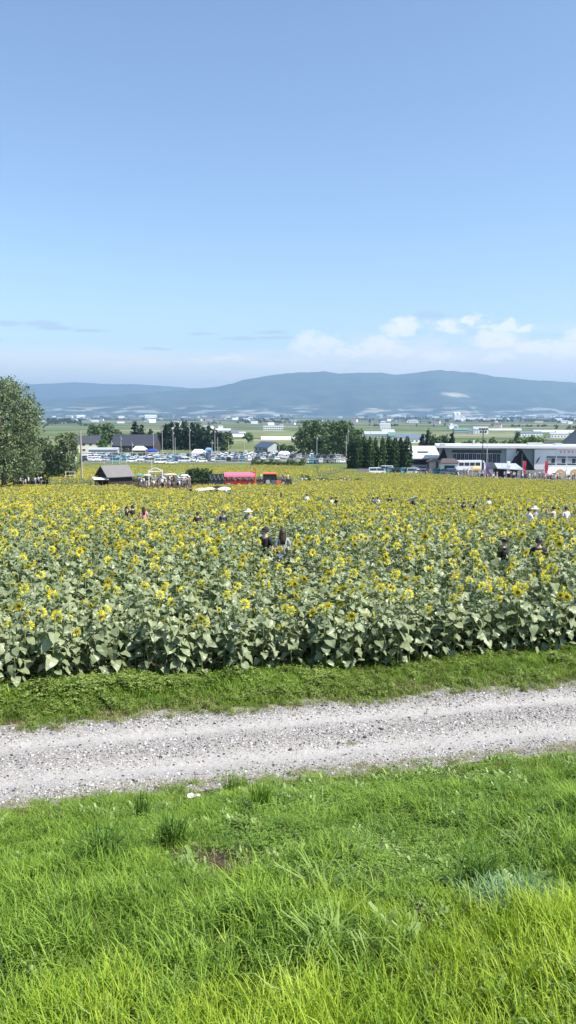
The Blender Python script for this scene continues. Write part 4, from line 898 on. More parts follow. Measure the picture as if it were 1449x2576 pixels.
house(262,398,14,6,2.6,.8,'grey','silver','long pale shed behind the left car rows',.05,False,name='shed',cat='shed')
house(945,900,26,14,4,3,'grey','silver','wide farm building with a pale roof and dark wall above the cypress columns',.05,name='barn')
house(975,905,14,12,6,3,'white','silver','white farmhouse joined to the right of the wide grey barn above the cypresses',.1)
house(968,1700,22,18,9,3,'white','silver','tall white farm building on the plain right of the leafy clump',0)
house(1005,820,24,12,3.5,2,'grey','teal','low green-roofed farm shed above the right cypress columns',.1,name='shed',cat='shed')
house(1030,700,26,12,4,2.4,'white','blue','white farmhouse with a dark blue roof left of the tall conifers',-.1)
house(1050,660,14,10,3.4,1.6,'white','blue','small blue-roofed annex beside the white farmhouse left of the conifers',.05)
house(1182,1150,18,12,4,2.5,'grey','blue','blue-grey farm shed on the plain left of the dark lamp pole',.05,name='barn'); house(1158,1150,20,14,5,3,'grey','teal','green-roofed farm shed on the plain above the long roof',0,name='barn')
house(1208,1120,20,14,7,3,'white','silver','white two-storey farm building on the plain beside the lamp pole',-.1)
house(1330,980,30,14,4,2,'white','blue','blue-roofed shed on the right plain above the bright green trees',.05,name='shed',cat='shed')
house(1386,345,9,8,5.6,1.6,'cream','dark','cream house behind the roof left of the grey pyramid',.3); house(1412,360,14,8,4.2,1.4,'cream','silver','pale flat-roofed house just left of the grey pyramid',.1)
house(1404,900,20,10,4,1.5,'white','silver','white shed in the fields left of the grey pyramid',0,name='shed',cat='shed')
house(575,1000,24,14,4,2.5,'white','blue','dark blue-roofed farm shed on the plain right of the grove',.1,name='barn'); house(592,1020,26,12,3,2,'grey','silver','pale-roofed farm shed next to the dark blue one',0,name='barn')
# pale greenhouse tunnels
def tunnel(X,d,W,label):
    x=at(X,d); mb=MB(); pr=[(3.5*math.cos(a),.0+3.0*math.sin(a)) for a in np.linspace(0,math.pi,9)]; mb.prism(pr,-W/2,W/2,0,'x'); o=mb.build('greenhouse',WALL['white']); o.location=(x,d,g(x,d)); tag(o,label,'greenhouse')
tunnel(700,800,34,'long white plastic greenhouse in the field left of the leafy clump'); tunnel(606,960,20,'long pale greenhouse tunnel right of the blue farm shed'); tunnel(560,1500,30,'white greenhouse tunnel far behind the right end of the pine grove'); tunnel(1380,1300,50,'long white greenhouse far out on the right plain'); tunnel(1270,1500,60,'white greenhouse above the dark round trees'); tunnel(1430,1250,40,'short white greenhouse at the right edge of the plain')
# white school
def block(X,d,W,H,Dp,label,name='school_building',cat='school',wins=True,rz=0):
    x=at(X,d); t=thing(name,label,cat,(x,d,g(x,d)),rz); MB().box((0,0,H/2-.5),(W,Dp,H+1)).build('wall',WALL['white'],t); MB().box((0,0,H+.2),(W+.6,Dp+.6,.4)).build('roof',ROOF['silver'],t)
    if wins:
        n=int(W/4)
        for lv in range(int(H/4)):
            for i in range(n):
                f=MB().box((-W/2+2+i*4,-Dp/2-.05,2+lv*3.6),(2.8,.14,1.7)).build('window',FRAME,t); MB().box((-W/2+2+i*4,-Dp/2-.14,2+lv*3.6),(2.5,.06,1.45)).build('pane',GLASS,f)
    return t
t=block(687,1480,36,9,12,'white two-storey school alone on the plain above the green fields')
MB().box((-2,0,11),(5,6,5)).build('stair_tower',WALL['white'],t)
t=block(1150,5200,40,34,30,'tall white grain silo block in the far town on the right','silo_building','silo',False); 
for k in (-1,1): MB().lathe([(13,0),(13,44),(9,50),(0,52)],14,0,(k*12-6,0,0)).build('silo',WALL['white'],t)
block(1185,5250,150,16,40,'long low white factory beside the tall silos in the far town','factory','factory',False); block(1238,5300,120,12,40,'second long pale factory right of the silos in the far town','factory','factory',False)

# far town and farmsteads: shared little houses
fh=[]
for i,(wc,rc) in enumerate([('white','silver'),('white','blue'),('white','white'),('grey','silver'),('cream','dark'),('white','red'),('white','teal'),('white','silver')]):
    wl,rf=gable(12+4*(i%3),8+3*(i%2),4.5+2*(i%3),2.2); fh.append(wl.merge(MB().add(rf.v,rf.f,1)).mesh('house',[WALL[wc],ROOF[rc]]))
def farhouse(X,Yg,s,label,group,wide=1):
    lo,hi=300.,11900.
    for _ in range(50):
        m=(lo+hi)/2
        if hgt_t(m)/m>tanY(Yg): lo=m
        else: hi=m
    x=at(X,lo); o=link('house',fh[rnd.randrange(8)]); o.location=(x,lo,g(x,lo)-.2); o.rotation_euler=(0,0,rnd.uniform(-.6,.6)); o.scale=(s*wide,s,s); tag(o,label,'house',group)
for i in range(150):
    X=rnd.choice([rnd.gauss(300,110),rnd.gauss(640,90),rnd.uniform(930,1460),rnd.gauss(1350,80),rnd.uniform(-200,1650)]); farhouse(X,1046.5+rnd.random()**1.5*5.5,rnd.uniform(1.3,3.0),'tiny pale house in the distant town strip at the foot of the mountains','distant town strip at the foot of the mountains',rnd.uniform(1,2.2))
for i in range(70):
    X=rnd.choice([rnd.gauss(250,80),rnd.gauss(620,80),rnd.uniform(930,1460),rnd.uniform(-150,1600)]); farhouse(X,1053+rnd.random()*13,rnd.uniform(.9,1.5),'small farmhouse scattered on the middle of the plain','farmhouses scattered on the middle of the plain',rnd.uniform(1,1.8))
for i in range(14): farhouse(rnd.choice([rnd.uniform(430,560),rnd.uniform(640,740),rnd.uniform(930,1420)]),1068+rnd.random()*14,rnd.uniform(.8,1.1),'small farm building among the nearer fields of the plain','farm buildings among the nearer fields')
for X,Yt,h,kind,top,low,head,hc,lab,rz,hcol,_ in WADE:
    d=solve_d(X,Yt,h); person(at(X,d),d,rz,kind,top,low,head,lab,h=h,hatc=hc or 'white',hairc=hcol)
d=solve_d(1037,1249,1.85); x=at(1037,d); parasol(x+.05,d-.1,g(x,d)+1.55,'white','tilted white parasol held over a person in the crop',.42,-.5,.6)
for i,(X,Yt,c) in enumerate(WAD2):
    d=solve_d(X,Yt,1.6); person(at(X,d),d,rnd.uniform(-1,1),['stand','hold'][i%2],c,'black',['short','long'][i%2],['dark figure left of the cream parasols in the crop','white-shirted person under the left cream parasol','beige-shirted person between the two cream parasols','dark figure right of the wide cream parasol','black-clad person under the black parasol','white-shirted person under the white parasol left of the pair','navy-clad person right of the white parasol in the crop'][i],h=1.6)
for X,Yt,c,r,lb in [(506,1228,'beige',.75,'cream parasol over visitors in the crop left of the wide one'),(526,1226,'beige',.8,'wide cream parasol over visitors in the crop'),(548,1223,'black',.72,'black parasol above the white one in the crop'),(564,1226,'white',.85,'white parasol beside the black one in the crop')]:
    d=solve_d(X,Yt,1.95); x=at(X,d); parasol(x,d,g(x,d)+1.75,c,lb,r,.1)

TOPS=['white','black','navy','beige','white','pink','grey','blue','white','black','lilac','red','green','teal','grey']; LOWS=['black','denim','grey','beige','white skirt','navy','black skirt','brown']
HEADS=[('short','short hair','white'),('long','long hair','white'),('sunhat','sun hat','white'),('cap','black cap','black'),('hat over long hair','straw hat','beige'),('cap','white cap','white')]
def crowd(n,X0,X1,d0,d1,place,group,tops=TOPS,h0=1.55):
    done=[]
    for i in range(n):
        for _ in range(60):
            top=rnd.choice(tops); low=rnd.choice(LOWS); hd=rnd.choice(HEADS); kd=rnd.choice(['stand','walk','walk','hold','raise'])
            lab=f"person in {top}, {low if 'skirt' in low else low+' trousers'}, {hd[1]}, {place}"
            if uniq(lab): break
        for _ in range(30):
            d=rnd.uniform(d0,d1); x=at(rnd.uniform(X0,X1),d)
            if all(abs(x-a)+abs(d-b)>.55 for a,b in done): break
        done.append((x,d)); person(x,d,rnd.uniform(-3.1,3.1),kd,top,low,hd[0],lab,group,rnd.uniform(h0,1.76),hatc=hd[2],hairc=rnd.randrange(2))
crowd(54,385,478,126,160,'in the packed crowd below the white arch','crowd below the white arch')
crowd(12,345,384,139,160,'between timber hut and white arch','crowd below the white arch')
crowd(9,52,116,141,150,'in the group below the huge willow','group below the huge willow',['white','black','beige','black','white'])
crowd(13,535,612,166,174,'standing behind the dark net','visitors behind the dark net')
crowd(6,585,645,163,170,'behind the red-roofed wagon','visitors behind the red wagon'); crowd(7,655,735,160,168,'around the red tractor','visitors around the tractor')
crowd(13,745,895,173,176,'in the path between far sunflower blocks','visitors in the far crop path',['black','navy','white','grey'])
crowd(16,1108,1205,200,214,'in front of the white bus','crowd on the forecourt'); crowd(14,1195,1250,191,201,'by the orange tent under the lamp pole','crowd on the forecourt'); crowd(26,1240,1330,184,196,'in front of the pale-roofed timber stall','crowd on the forecourt'); crowd(20,1330,1395,175,192,'between the stall and the white tents','crowd on the forecourt'); crowd(20,1385,1475,170,190,'before the white tents at the right edge','crowd on the forecourt'); crowd(8,1040,1110,213,217,'around the brown gate sign','crowd on the forecourt')
for X,d,c,lb in [(352,150,'teal','light blue parasol beside the timber hut'),(364,147,'teal','second light blue parasol right beside the first by the hut'),(372,146,'white','white parasol left below the white arch'),(428,155,'white','large white parasol over the packed crowd'),(437,152,'white','white parasol right of the large one over the crowd'),(455,157,'green','dark green parasol at the right of the crowd'),(416,153,'lilac','lilac parasol in the middle of the packed crowd'),(465,143,'white','low white parasol at the right end of the crowd'),(382,150,'black','black parasol below the left post of the white arch'),(404,152,'purple','dark purple parasol in the packed crowd')]:
    x=at(X,d); parasol(x,d,g(x,d)+(1.9 if c!='green' else 2.2),c,lb,.95 if X in(428,455) else .75,rnd.uniform(-.15,.15))

# ------------------------------------------------------------------ vehicles
PAINT={k:mat(k+'_car_paint',c,.25,.03,1,spec=.6) for k,c in dict(white=(.78,.78,.77),silver=(.42,.43,.44),black=(.02,.02,.022),blue=(.04,.09,.25),grey=(.14,.145,.15),pearl=(.62,.60,.55),red=(.35,.03,.03),teal=(.10,.30,.34)).items()}
TYRE=mat('tyre',(.015,.015,.016),.85,.2,8); LAMP=mat('headlamp_glass',(.6,.6,.62),.1,.05)
def car_meshes(kind):
    P_={'van':[(-2.3,.35),(2.2,.35),(2.35,.6),(2.3,1.0),(1.95,1.15),(1.35,1.75),(.9,1.88),(-2.15,1.9),(-2.35,1.5),(-2.38,.6)],
       'hatchback':[(-1.85,.35),(1.8,.35),(1.95,.55),(1.9,.82),(1.15,.98),(.45,1.45),(0,1.53),(-1.2,1.5),(-1.75,1.05),(-1.92,.6)],
       'wagon':[(-2.25,.35),(2.15,.35),(2.3,.55),(2.25,.82),(1.25,.98),(.55,1.45),(.1,1.53),(-1.6,1.5),(-2.15,1.05),(-2.3,.6)],
       'suv':[(-2.2,.42),(2.15,.42),(2.3,.65),(2.25,1.0),(1.2,1.12),(.6,1.65),(.2,1.74),(-1.9,1.72),(-2.2,1.2),(-2.28,.6)]}[kind]
    n=len(P_); body=MB(); w=.86; zt=max(z for _,z in P_); belt=.95 if kind!='van' else 1.1
    W_=[w if z<=belt else w-(z-belt)*.22 for _,z in P_]
    body.add([(x,-a,z) for (x,z),a in zip(P_,W_)]+[(x,a,z) for (x,z),a in zip(P_,W_)],[tuple(range(n)),tuple(range(2*n-1,n-1,-1))]+[(i,n+i,n+(i+1)%n,(i+1)%n) for i in range(n)])
    gl=MB(); top=[(x,z) for x,z in P_ if z>belt+.02]; xf=max(x for x,z in top)-.05; xr=min(x for x,z in top)+.1; zt2=zt-.12; a0=w-(belt+.06-belt)*.22+.012; a1=w-(zt2-belt)*.22+.012
    hf=(zt2-belt)/( 1.2 if kind!='van' else 1.4)*.9
    for s in (-1,1):
        for u0,u1 in ((0,.48),(.51,1)):
            xa=xr+(xf-xr)*u0; xb=xr+(xf-xr)*u1; b_=hf if u1==1 else 0; c_=.18 if u0==0 else 0
            gl.add([(xa,s*a0,belt+.05),(xb,s*a0,belt+.05),(xb-b_,s*a1,zt2),(xa+c_,s*a1,zt2)],[(0,1,2,3)])
    i=[k for k,(x,z) in enumerate(P_) if z>belt-.16 and x>.9]; 
    def pan(a,b,off):   # a glass panel lying on the sloping face a-b
        (x0,z0),(x1,z1)=a,b; nx,nz=(z1-z0),-(x1-x0); L_=math.hypot(nx,nz); nx,nz=nx/L_*off,nz/L_*off; q=[(x0+(x1-x0)*t+nx,z0+(z1-z0)*t+nz) for t in (.1,.92)]
        gl.add([(q[0][0],-.70,q[0][1]),(q[0][0],.70,q[0][1]),(q[1][0],.60,q[1][1]),(q[1][0],-.60,q[1][1])],[(0,1,2,3)])
    f=4 if kind in('hatchback','wagon','suv') else 4; pan(P_[f],P_[f+1],.012); r=7; pan(P_[r],P_[r+1],.012) if kind!='van' else pan(P_[7],P_[8],.012)
    lm=MB(); [lm.box((P_[3][0]-.03,s*.62,(P_[2][1]+P_[3][1])/2+.04),(.12,.32,.15)) for s in(-1,1)]
    return body.mesh('body',PAINT['white']),gl.mesh('windows',GLASS),lm
def wheel_mesh():
    mb=MB(); n=14; pr=[(.0,-.09),(.30,-.10),(.33,-.07),(.33,.07),(.30,.10),(0,.09)]
    for r,y in pr: mb.v+=[(r*math.cos(2*math.pi*k/n),y,r*math.sin(2*math.pi*k/n)) for k in range(n)]
    mb.f+=[(i*n+k,i*n+(k+1)%n,(i+1)*n+(k+1)%n,(i+1)*n+k) for i in range(5) for k in range(n)]; mb.m+=[0]*len(mb.f)
    for s in(-1,1):
        b=len(mb.v); mb.add([(.2*math.cos(2*math.pi*k/n),s*.105,.2*math.sin(2*math.pi*k/n)) for k in range(n)],[tuple(range(n))],1)
    return mb.mesh('wheel',[TYRE,PAINT['silver']])
WHEEL=wheel_mesh(); CM={k:car_meshes(k) for k in('van','hatchback','wagon','suv')}; LMM=MB().box((0,0,0),(.10,.30,.15),ch=.2).mesh('headlight',LAMP)
AX={'van':(1.45,-1.45,2.30),'hatchback':(1.25,-1.2,1.88),'wagon':(1.4,-1.4,2.24),'suv':(1.4,-1.35,2.22)}
def car(x,d,rz,kind,c,label,group,full=True,lift=.04,name='parked_car'):
    t=thing(name,label,'van' if kind=='van' else 'car',(x,d,g(x,d)+lift),rz,group)
    omat(link('body',CM[kind][0],t),PAINT[c]); link('windows',CM[kind][1],t)
    if full:
        for ax in AX[kind][:2]:
            for s in(-1,1): w_=link('wheel',WHEEL,t); w_.location=(ax,s*.80,.32)
        for s in(-1,1): l_=link('headlight',LMM,t); l_.location=(AX[kind][2],s*.6,.78 if kind!='suv' else .9)
    return t
CC=['white','white','white','silver','black','pearl','blue','grey','white','silver','teal','white','black']
KN=['van','hatchback','wagon','suv','hatchback','van']
def pname(c): return 'off-white' if c=='pearl' else c
rows_=[(316,250,560,'in the front row of the car park',.1),(324,212,640,'in the second row of the car park',1.5),(336,210,700,'in the third row of the car park',1.5),(350,212,862,'in the middle rows of the car park',1.5),(362,560,865,'in the middle rows of the car park',1.5),(374,212,862,'in the back rows of the car park',1.5),(398,500,820,'in the back rows of the car park',1.5)]
for d0,X0,X1,pl,rz in rows_:
    x=at(X0,d0); xe=at(X1,d0)
    while x<xe:
        k=rnd.choice(KN); c=rnd.choice(CC)
        if rnd.random()<.9: car(x,d0+rnd.uniform(-1.2,1.2),(rz if rnd.random()<.5 else rz+math.pi)+rnd.uniform(-.12,.12),k,c,f'{pname(c)} {k} parked {pl}','cars crowding the car park',full=d0<340)
        x+=rnd.uniform(2.6,3.2) if rz>1 else rnd.uniform(5.2,7.5)
car(at(432,302),302,.15,'wagon','white','white estate car alone nearest the field before the car park',None,name='parked_car')
car(at(404,306),306,.3,'van','white','white van at the near left corner of the car rows',None,name='parked_van')
for X,d,k,c,rz,lb in [(948,222,'van','white',.1,'white minibus at the foot of the gap between cypress groups'),(968,226,'van','white',2.9,'second white van close right of the minibus under the cypresses'),(988,224,'hatchback','teal',.2,'teal hatchback under the right cypresses'),(1006,222,'wagon','black',.0,'black estate car under the right cypresses'),(1026,220,'suv','teal',.2,'teal off-roader at the right end of the cypresses'),(1043,219,'van','silver',.1,'silver van just right of the cypresses'),(1058,218,'hatchback','white',.2,'white hatchback left of the brown gate sign'),(1110,214,'wagon','teal',.1,'teal estate car right of the brown gate sign'),(1128,212,'suv','teal',2.9,'teal off-roader left of the white bus'),(1138,209,'wagon','grey',.2,'grey estate car in front of the white bus'),(1122,222,'wagon','black',.1,'black estate car behind the teal ones near the gate sign')]:
    car(at(X,d),d,rz,k,c,lb,None)
# cars at the right end of the lot near the leafy clump
for i,X in enumerate(range(775,868,11)): car(at(X,306),306,1.4+rnd.uniform(-.3,.3),rnd.choice(KN),rnd.choice(CC),'car in the short row before the leafy clump','short car row before the leafy clump')
# white bus
x=at(1169,232); t=thing('bus','white single-deck coach in front of the long building','bus',(x,232,g(x,232)+.05),.08)
mb=MB(); mb.prism([(-5.6,.5),(5.5,.5),(5.7,1.0),(5.6,2.2),(5.3,3.0),(4.9,3.2),(-5.3,3.2),(-5.6,2.9)],-1.2,1.2); mb.build('body',PAINT['white'],t)
for i in range(6): [MB().box((-4.6+i*1.6,s*1.205,2.15),(1.4,.03,.95)).build('window',GLASS,t) for s in(-1,1)]
MB().box((4.9,-1.205,1.6),(.7,.03,2.1)).build('door',GLASS,t)
for ax in(3.6,-3.4):
    for s in(-1,1): w_=link('wheel',WHEEL,t); w_.location=(ax,s*1.1,.48); w_.scale=(1.45,1.3,1.45)
# red tour wagon with its curved roof
PINK=mat('pink_red_canvas',(.78,.15,.26),.6,.08,1); REDP=mat('red_paint',(.42,.02,.035),.4,.1,2); ORG=mat('orange_red_paint',(.75,.15,.06),.4,.08,1)
dw=150; x=at(603,dw); z=g(x,dw); t=thing('tour_wagon','long open-sided tour wagon with a pink-red roof in the sunflower field','wagon',(x,dw,z),.03); zr=zat(1188,dw)-z; s0=(zat(1213,dw)-z)
Wd=(642-566)*K/F*dw
mb=MB(); n=8; pr=[(-1.15*math.cos(math.pi*k/n)*1.0,zr-.75+.75*math.sin(math.pi*k/n)) for k in range(n+1)]; mb.prism(pr+[(1.1,zr-.85),(-1.1,zr-.85)],-Wd/2,Wd/2,0,'x'); mb.build('roof',PINK,t)
mb=MB(); mb.box((0,0,zr-2.35),(Wd-.3,2.0,.12)); mb.box((0,-1.0,zr-2.0),(Wd-.3,.06,.75)); mb.box((0,1.0,zr-2.0),(Wd-.3,.06,.75)); mb.build('tub',REDP,t)
for k in range(6):
    for s in(-1,1): MB().tube([(-Wd/2+.2+k*(Wd-.4)/5,s*1.02,zr-2.3),(-Wd/2+.2+k*(Wd-.4)/5,s*1.02,zr-.8)],.05,6).build('post',REDP,t)
for k in range(3): MB().box((-Wd/2+1.2+k*(Wd-2.4)/2,0,zr-1.9),(.5,1.7,.45)).build('seat',CLOTH['brown'],t)
MB().prism([(-.12,zr-2.2),(.12,zr-2.2),(.10,zr+.75),(.0,zr+.95),(-.1,zr+.75)],-.7,.7).build('end_board',ORG,t).location=(Wd/2+.15,0,0)
for ax in(-1.9,1.9):
    for s in(-1,1): w_=link('wheel',WHEEL,t); w_.location=(ax,s*.95,.35); w_.scale=(1.1,)*3
MB().box((0,0,(zr-2.35)/2+.15),(Wd-.8,1.3,max(.2,zr-2.6))).build('chassis',TYRE,t)
# red tractor
dw=151; x=at(683,dw); z=g(x,dw); zr=zat(1189,dw)-z; t=thing('tractor','tractor with an orange-red roof and bonnet right of the pink-roofed wagon','tractor',(x,dw,z),.05)
MB().box((-.3,0,zr-.1),(2.6,1.8,.22),ch=.08).build('roof',ORG,t); cb_=MB()
for a in(-1.5,-.6,.2,.9):
    for s in(-1,1): cb_.box((a,s*.8,zr-1.0),(.09,.07,1.7))
cb_.build('cab_frame',TYRE,t); MB().box((-.3,0,zr-.8),(2.3,1.5,1.1)).build('cab_glass',GLASS,t); MB().box((-.3,0,zr-1.75),(2.5,1.7,.8)).build('cab_base',PAINT['grey'],t); MB().prism([(.9,zr-2.4),(2.3,zr-2.4),(2.35,zr-1.75),(2.1,zr-1.6),(.9,zr-1.5)],-.4,.4).build('bonnet',ORG,t)
for ax,sc in((-.7,2.1),(2.2,1.4)):
    for s in(-1,1): w_=link('wheel',WHEEL,t); w_.location=(ax,s*.9,.33*sc); w_.scale=(sc,)*3

# ------------------------------------------------------------------ poles
WOODP=mat('weathered_pole',(.34,.31,.27),.85,.25,3); CONC=mat('concrete_pole',(.42,.42,.40),.8,.1,2); DARKM=mat('dark_metal',(.04,.05,.06),.5,.1); WHM=mat('white_metal',(.75,.75,.75),.5,.05)
def pole(X,Ytop,d,label,r=.15,m=None,arms=(),name='utility_pole',cat='utility pole',sw=False,group=None):
    x=at(X,d); z0=g(x,d); H=zat(Ytop,d)-z0; t=thing(name,label,cat,(x,d,z0),rnd.uniform(-.3,.3),group)
    MB().tube([(0,0,-.3),(0,0,H)],[r,r*.72],8).build('shaft',m or CONC,t)
    for dz,w_ in arms: MB().box((0,0,H-dz),(w_,.12,.14)).build('crossarm',DARKM if not sw else m or CONC,t)
    if arms and not sw: MB().lathe([(.05,0),(.24,.02),(.24,.75),(.05,.8)],8,0,(.3,0,H-1.9)).build('transformer',CONC,t)
    return t,H
pole(207,1083,148,'tall weathered wooden pole standing in the field left of the hut',.20,WOODP)
pole(305,1096,395,'pole above the left car rows',.13,CONC,[(.4,2.2)]); pole(281,1108,400,'shorter street lamp pole above the left car rows',.10,CONC,[(.1,2)],'lamp_pole','street lamp')
for i,(X,Yt,d,ar) in enumerate([(333,1112,392,[(.2,4)]),(409,1070,372,[(.5,2.4),(1.3,2.2)]),(387,1085,385,[]),(436,1082,368,[(.5,2.6),(1.4,2.4)]),(441,1100,372,[]),(478,1074,360,[(.6,3.8),(1.6,3.4)]),(541,1078,362,[(.6,2.8),(1.5,2.4)]),(534,1106,368,[(.2,1.5)]),(548,1100,366,[]),(575,1108,372,[]),(615,1110,380,[]),(702,1108,400,[]),(797,1094,350,[(.4,1.4)]),(875,1076,345,[(.5,2)]),(932,1054,420,[(.4,3)]),(871,1096,300,[])]):
    pole(X,Yt,d,['grey pole with one arm by the dark-roofed farmhouse','tall double-armed pole before the left of the dark grove','thin pole left of the blue tent','double-armed pole before the middle of the grove','thin short pole beside the double-armed one at the grove','pole with wide white arms before the grove','double-armed pole at the right part of the grove','small armed pole close by the grove right end','bare pole right of the double-armed grove pole','short bare pole at the right end of the grove','thin pole below the lone round tree','thin pole beside the blue-roofed barn','brown-topped pole in front of the leafy clump','pole between the leafy clump and the cypresses','tallest thin pole above the gap between the cypress rows','short thin pole at the left cypress foot'][i],.13,CONC,ar)
t,H=pole(1212,1079,205,'tall dark lamp pole with a cluster of floodlights before the long building',.16,DARKM,name='floodlight_pole',cat='lamp pole')
mb=MB(); mb.box((0,0,H-.2),(2.3,.12,.12)); mb.box((0,0,H-.9),(1.9,.12,.12)); mb.build('crossarm',DARKM,t)
for k in range(4): MB().box((-1.0+k*.67,-.1,H+.05),(.42,.3,.42),ch=.25).build('floodlight',DARKM,t)
for k in range(3): MB().box((-.7+k*.7,-.1,H-.65),(.42,.3,.42),ch=.25).build('floodlight',DARKM,t)
pole(1223,1100,204,'pale thinner pole close right of the dark lamp pole',.12,CONC)
for X,Yt in((1161,1113),(1172,1103)): pass
for i,X in enumerate([262,283,301,318,352]): pole(X,1146,303,f'thin white marker post, {["first","second","third","fourth","fifth"][i]} from the left in the mown strip above the hut',.05,WHM,name='marker_post',cat='post',group='marker posts in the mown strip')
pole(383,1156,170,'short pale post above the white arch',.07,WHM,name='marker_post',cat='post'); pole(305,1140,190,'thin grey post behind the timber hut',.05,CONC,name='marker_post',cat='post')

# ------------------------------------------------------------------ timber hut with a metal roof
d=153; xl,xr=at(245,d),at(337,d); xc=(xl+xr)/2; z=g(xc,d); t=thing('field_hut','dark timber hut with a pale metal roof in the sunflower field','hut',(xc,d,z),.0)
ze=zat(1194,d)-z; zp=zat(1172,d)-z; W=(xr-xl)
# ridge runs away to the right: gable faces the viewer's left
wl=MB(); wl.prism([(-2.4,-.5),(2.4,-.5),(2.4,ze),(0,zp),(-2.4,ze)],-W*.36,W*.34,0,'x'); wl_o=wl.build('wall',WALL['brown'],t); 
rf=MB()
for s in(-1,1): rf.prism([(s*3.0,ze-.3),(0,zp+.0),(0,zp+.15),(s*3.0,ze-.15)],-W*.42,W*.38,0,'x')
rf_o=rf.build('roof',mat('hut_metal_roof',(.20,.185,.175),.6,.12,1,.1),t)
for o in(wl_o,rf_o): o.rotation_euler=(0,0,.62)
aw=MB().box((0,0,0),(3.2,1.6,.08)).build('awning',ROOF['white'],t); aw.location=(-W*.30,-3.3,ze-.45); aw.rotation_euler=(.25,0,.1)
for k in range(3): MB().box((-W*.42+k*1.35,-3.9,(ze-.7)/2),(.12,.12,ze-.6)).build('post',WALL['brown'],t)
MB().box((-W*.25,-2.9,1.3),(2.6,.1,1.0)).build('counter_opening',GLASS,t)
# white arch in the crowd
d=147; x=at(392,d); z=g(x,d); t=thing('photo_frame','white house-shaped frame standing over the crowd','frame',(x,d,z),.05); H=zat(1185,d)-z; W=34*K/F*d; Hp=zat(1177,d)-z
for s in(-1,1): MB().tube([(s*W/2,0,-.2),(s*W/2,0,H)],.09,8).build('post',WHM,t)
MB().tube([(-W/2-.1,0,H),(0,0,Hp),(W/2+.1,0,H)],.08,8).build('gable_bar',WHM,t); MB().tube([(-W/2,0,H-.12),(W/2,0,H-.12)],.08,8).build('crossbar',WHM,t)
# faint pale frame in the crop at left
d=146; x=at(284,d) ; 
d=150; x=at(178*1.0,d); z=g(x,d); t=thing('photo_frame','small pale empty frame in the crop left of the wooden pole','frame',(x,d,z),0); H=zat(1187,d)-z; W=40*K/F*d*.6
mb=MB(); mb.tube([(-W/2,0,0),(-W/2,0,H),(W/2,0,H),(W/2,0,0)],.06,6); mb.build('hoop',WHM,t); MB().tube([(-W/2,0,H*.72),(W/2,0,H*.72)],.05,6).build('crossbar',WHM,t)
# shrubs and dark net in front of the visitors
def shrub(X,d,W,H,label,kind=1,name='shrub',group=None):
    x=at(X,d); V,Fq=leafcloud(lobes_broad(int(X),10,.0),.17,int(X),W,H,6,0,.4,8); o=link(name,npmesh(name,V,Fq,CW[kind])); o.location=(x,d,g(x,d)); tag(o,label,'shrub',group)
for i,X in enumerate([478,490,502,514,526]): shrub(X,161,2.6,2.9+.3*(i%2),f'{["first","second","third","fourth","fifth"][i]} dark shrub from the left beside the dark net',1,group='dark shrubs beside the net')
d=160; x0,x1=at(528,d),at(570,d); t=thing('net_fence','dark green net screen with drooping ropes in front of the standing visitors','fence',((x0+x1)/2,d,g(x0,d)),0); W=x1-x0; H=zat(1192,d)-g(x0,d)
NETM=mat('dark_net',(.035,.06,.055),.8,.2,3); MB().box((0,0,H/2),(W,.06,H)).build('net',NETM,t)
for k in range(5): MB().tube([(-W/2+k*W/4,-.08,-.2),(-W/2+k*W/4,-.08,H+.15)],.05,6).build('post',DARKM,t)
for k in range(4): MB().tube([(-W/2+(k+q/6)*W/4,-.12,H-.1-1.1*math.sin(math.pi*q/6)) for q in range(7)],.03,5).build('rope',WHM if False else CONC,t)
for i,X in enumerate(range(640,770,11)): shrub(X,287,3.0,1.4+1.5*rnd.random(),'bushy green shrub at the near edge of the car park',4 if i%2==1 else 0,group='shrubs at the near edge of the car park')
for i,X in enumerate(range(745,905,12)): shrub(X+rnd.uniform(-4,4),180,2.2,1.3+.6*rnd.random(),'dark unbloomed green growth along the far crop path',1,group='green growth along the far crop path')

# ------------------------------------------------------------------ long building
dl,dr=249.,243.; xl=at(1108,dl); xr0=at(1449,dr); ang=math.atan2(dr-dl,xr0-xl); ux,uy=math.cos(ang),math.sin(ang); Lb=math.hypot(xr0-xl,dr-dl)
zg=g(xl,dl); ztop=zat(1121,dl)-zg; Lfull=Lb+16
t=thing('community_building','long low building with white roof, grey-green front and two dark A-frame porches','building',(xl,dl,zg),ang)
def u_of(X):    # metres along the front for a photo column
    lo,hi=-30,120
    for _ in range(40):
        m=(lo+hi)/2; x=xl+ux*m; y=dl+uy*m
        if x<at(X,y): lo=m
        else: hi=m
    return lo
def zz(X,Y): u=u_of(X); return zat(Y,dl+uy*u)-zg
uA,uB,uC=u_of(1108),u_of(1272),u_of(1342); Hr=ztop
GW=WALL['teal']; WW=WALL['white']
MB().box(((uA+uC)/2,7,Hr/2-1.2),(uC-uA,13,Hr+1.2)).build('wall',GW,t)                                                    # grey-green middle wing
MB().box(((uB+u_of(1296))/2,3.6,Hr/2-1.2),(u_of(1296)-uB+.0,9,Hr+1.0)).build('wall',WW,t)                                # white pier
MB().box(((uC+Lfull)/2,6.2,Hr/2-1.3),(Lfull-uC,14,Hr+.8)).build('wall',WW,t)                                          # white right wing
MB().box(((uA+Lfull)/2-.5,6.5,Hr-.25),(Lfull-uA+2,16.6,.75)).build('roof',ROOF['white'],t)
MB().box((uA+.5,1.2,Hr/2),(1.6,5,Hr+.9)).build('end_wall',WALL['grey'],t)
for X0,X1,yy,H_ in((1330,1368,2,.8),(1192,1196,4,1.4),(1400,1420,3,.6)): MB().box(((u_of(X0)+u_of(X1))/2,yy+3,Hr+.1+H_/2),(u_of(X1)-u_of(X0),3,H_)).build('roof_vent',ROOF['silver'],t)
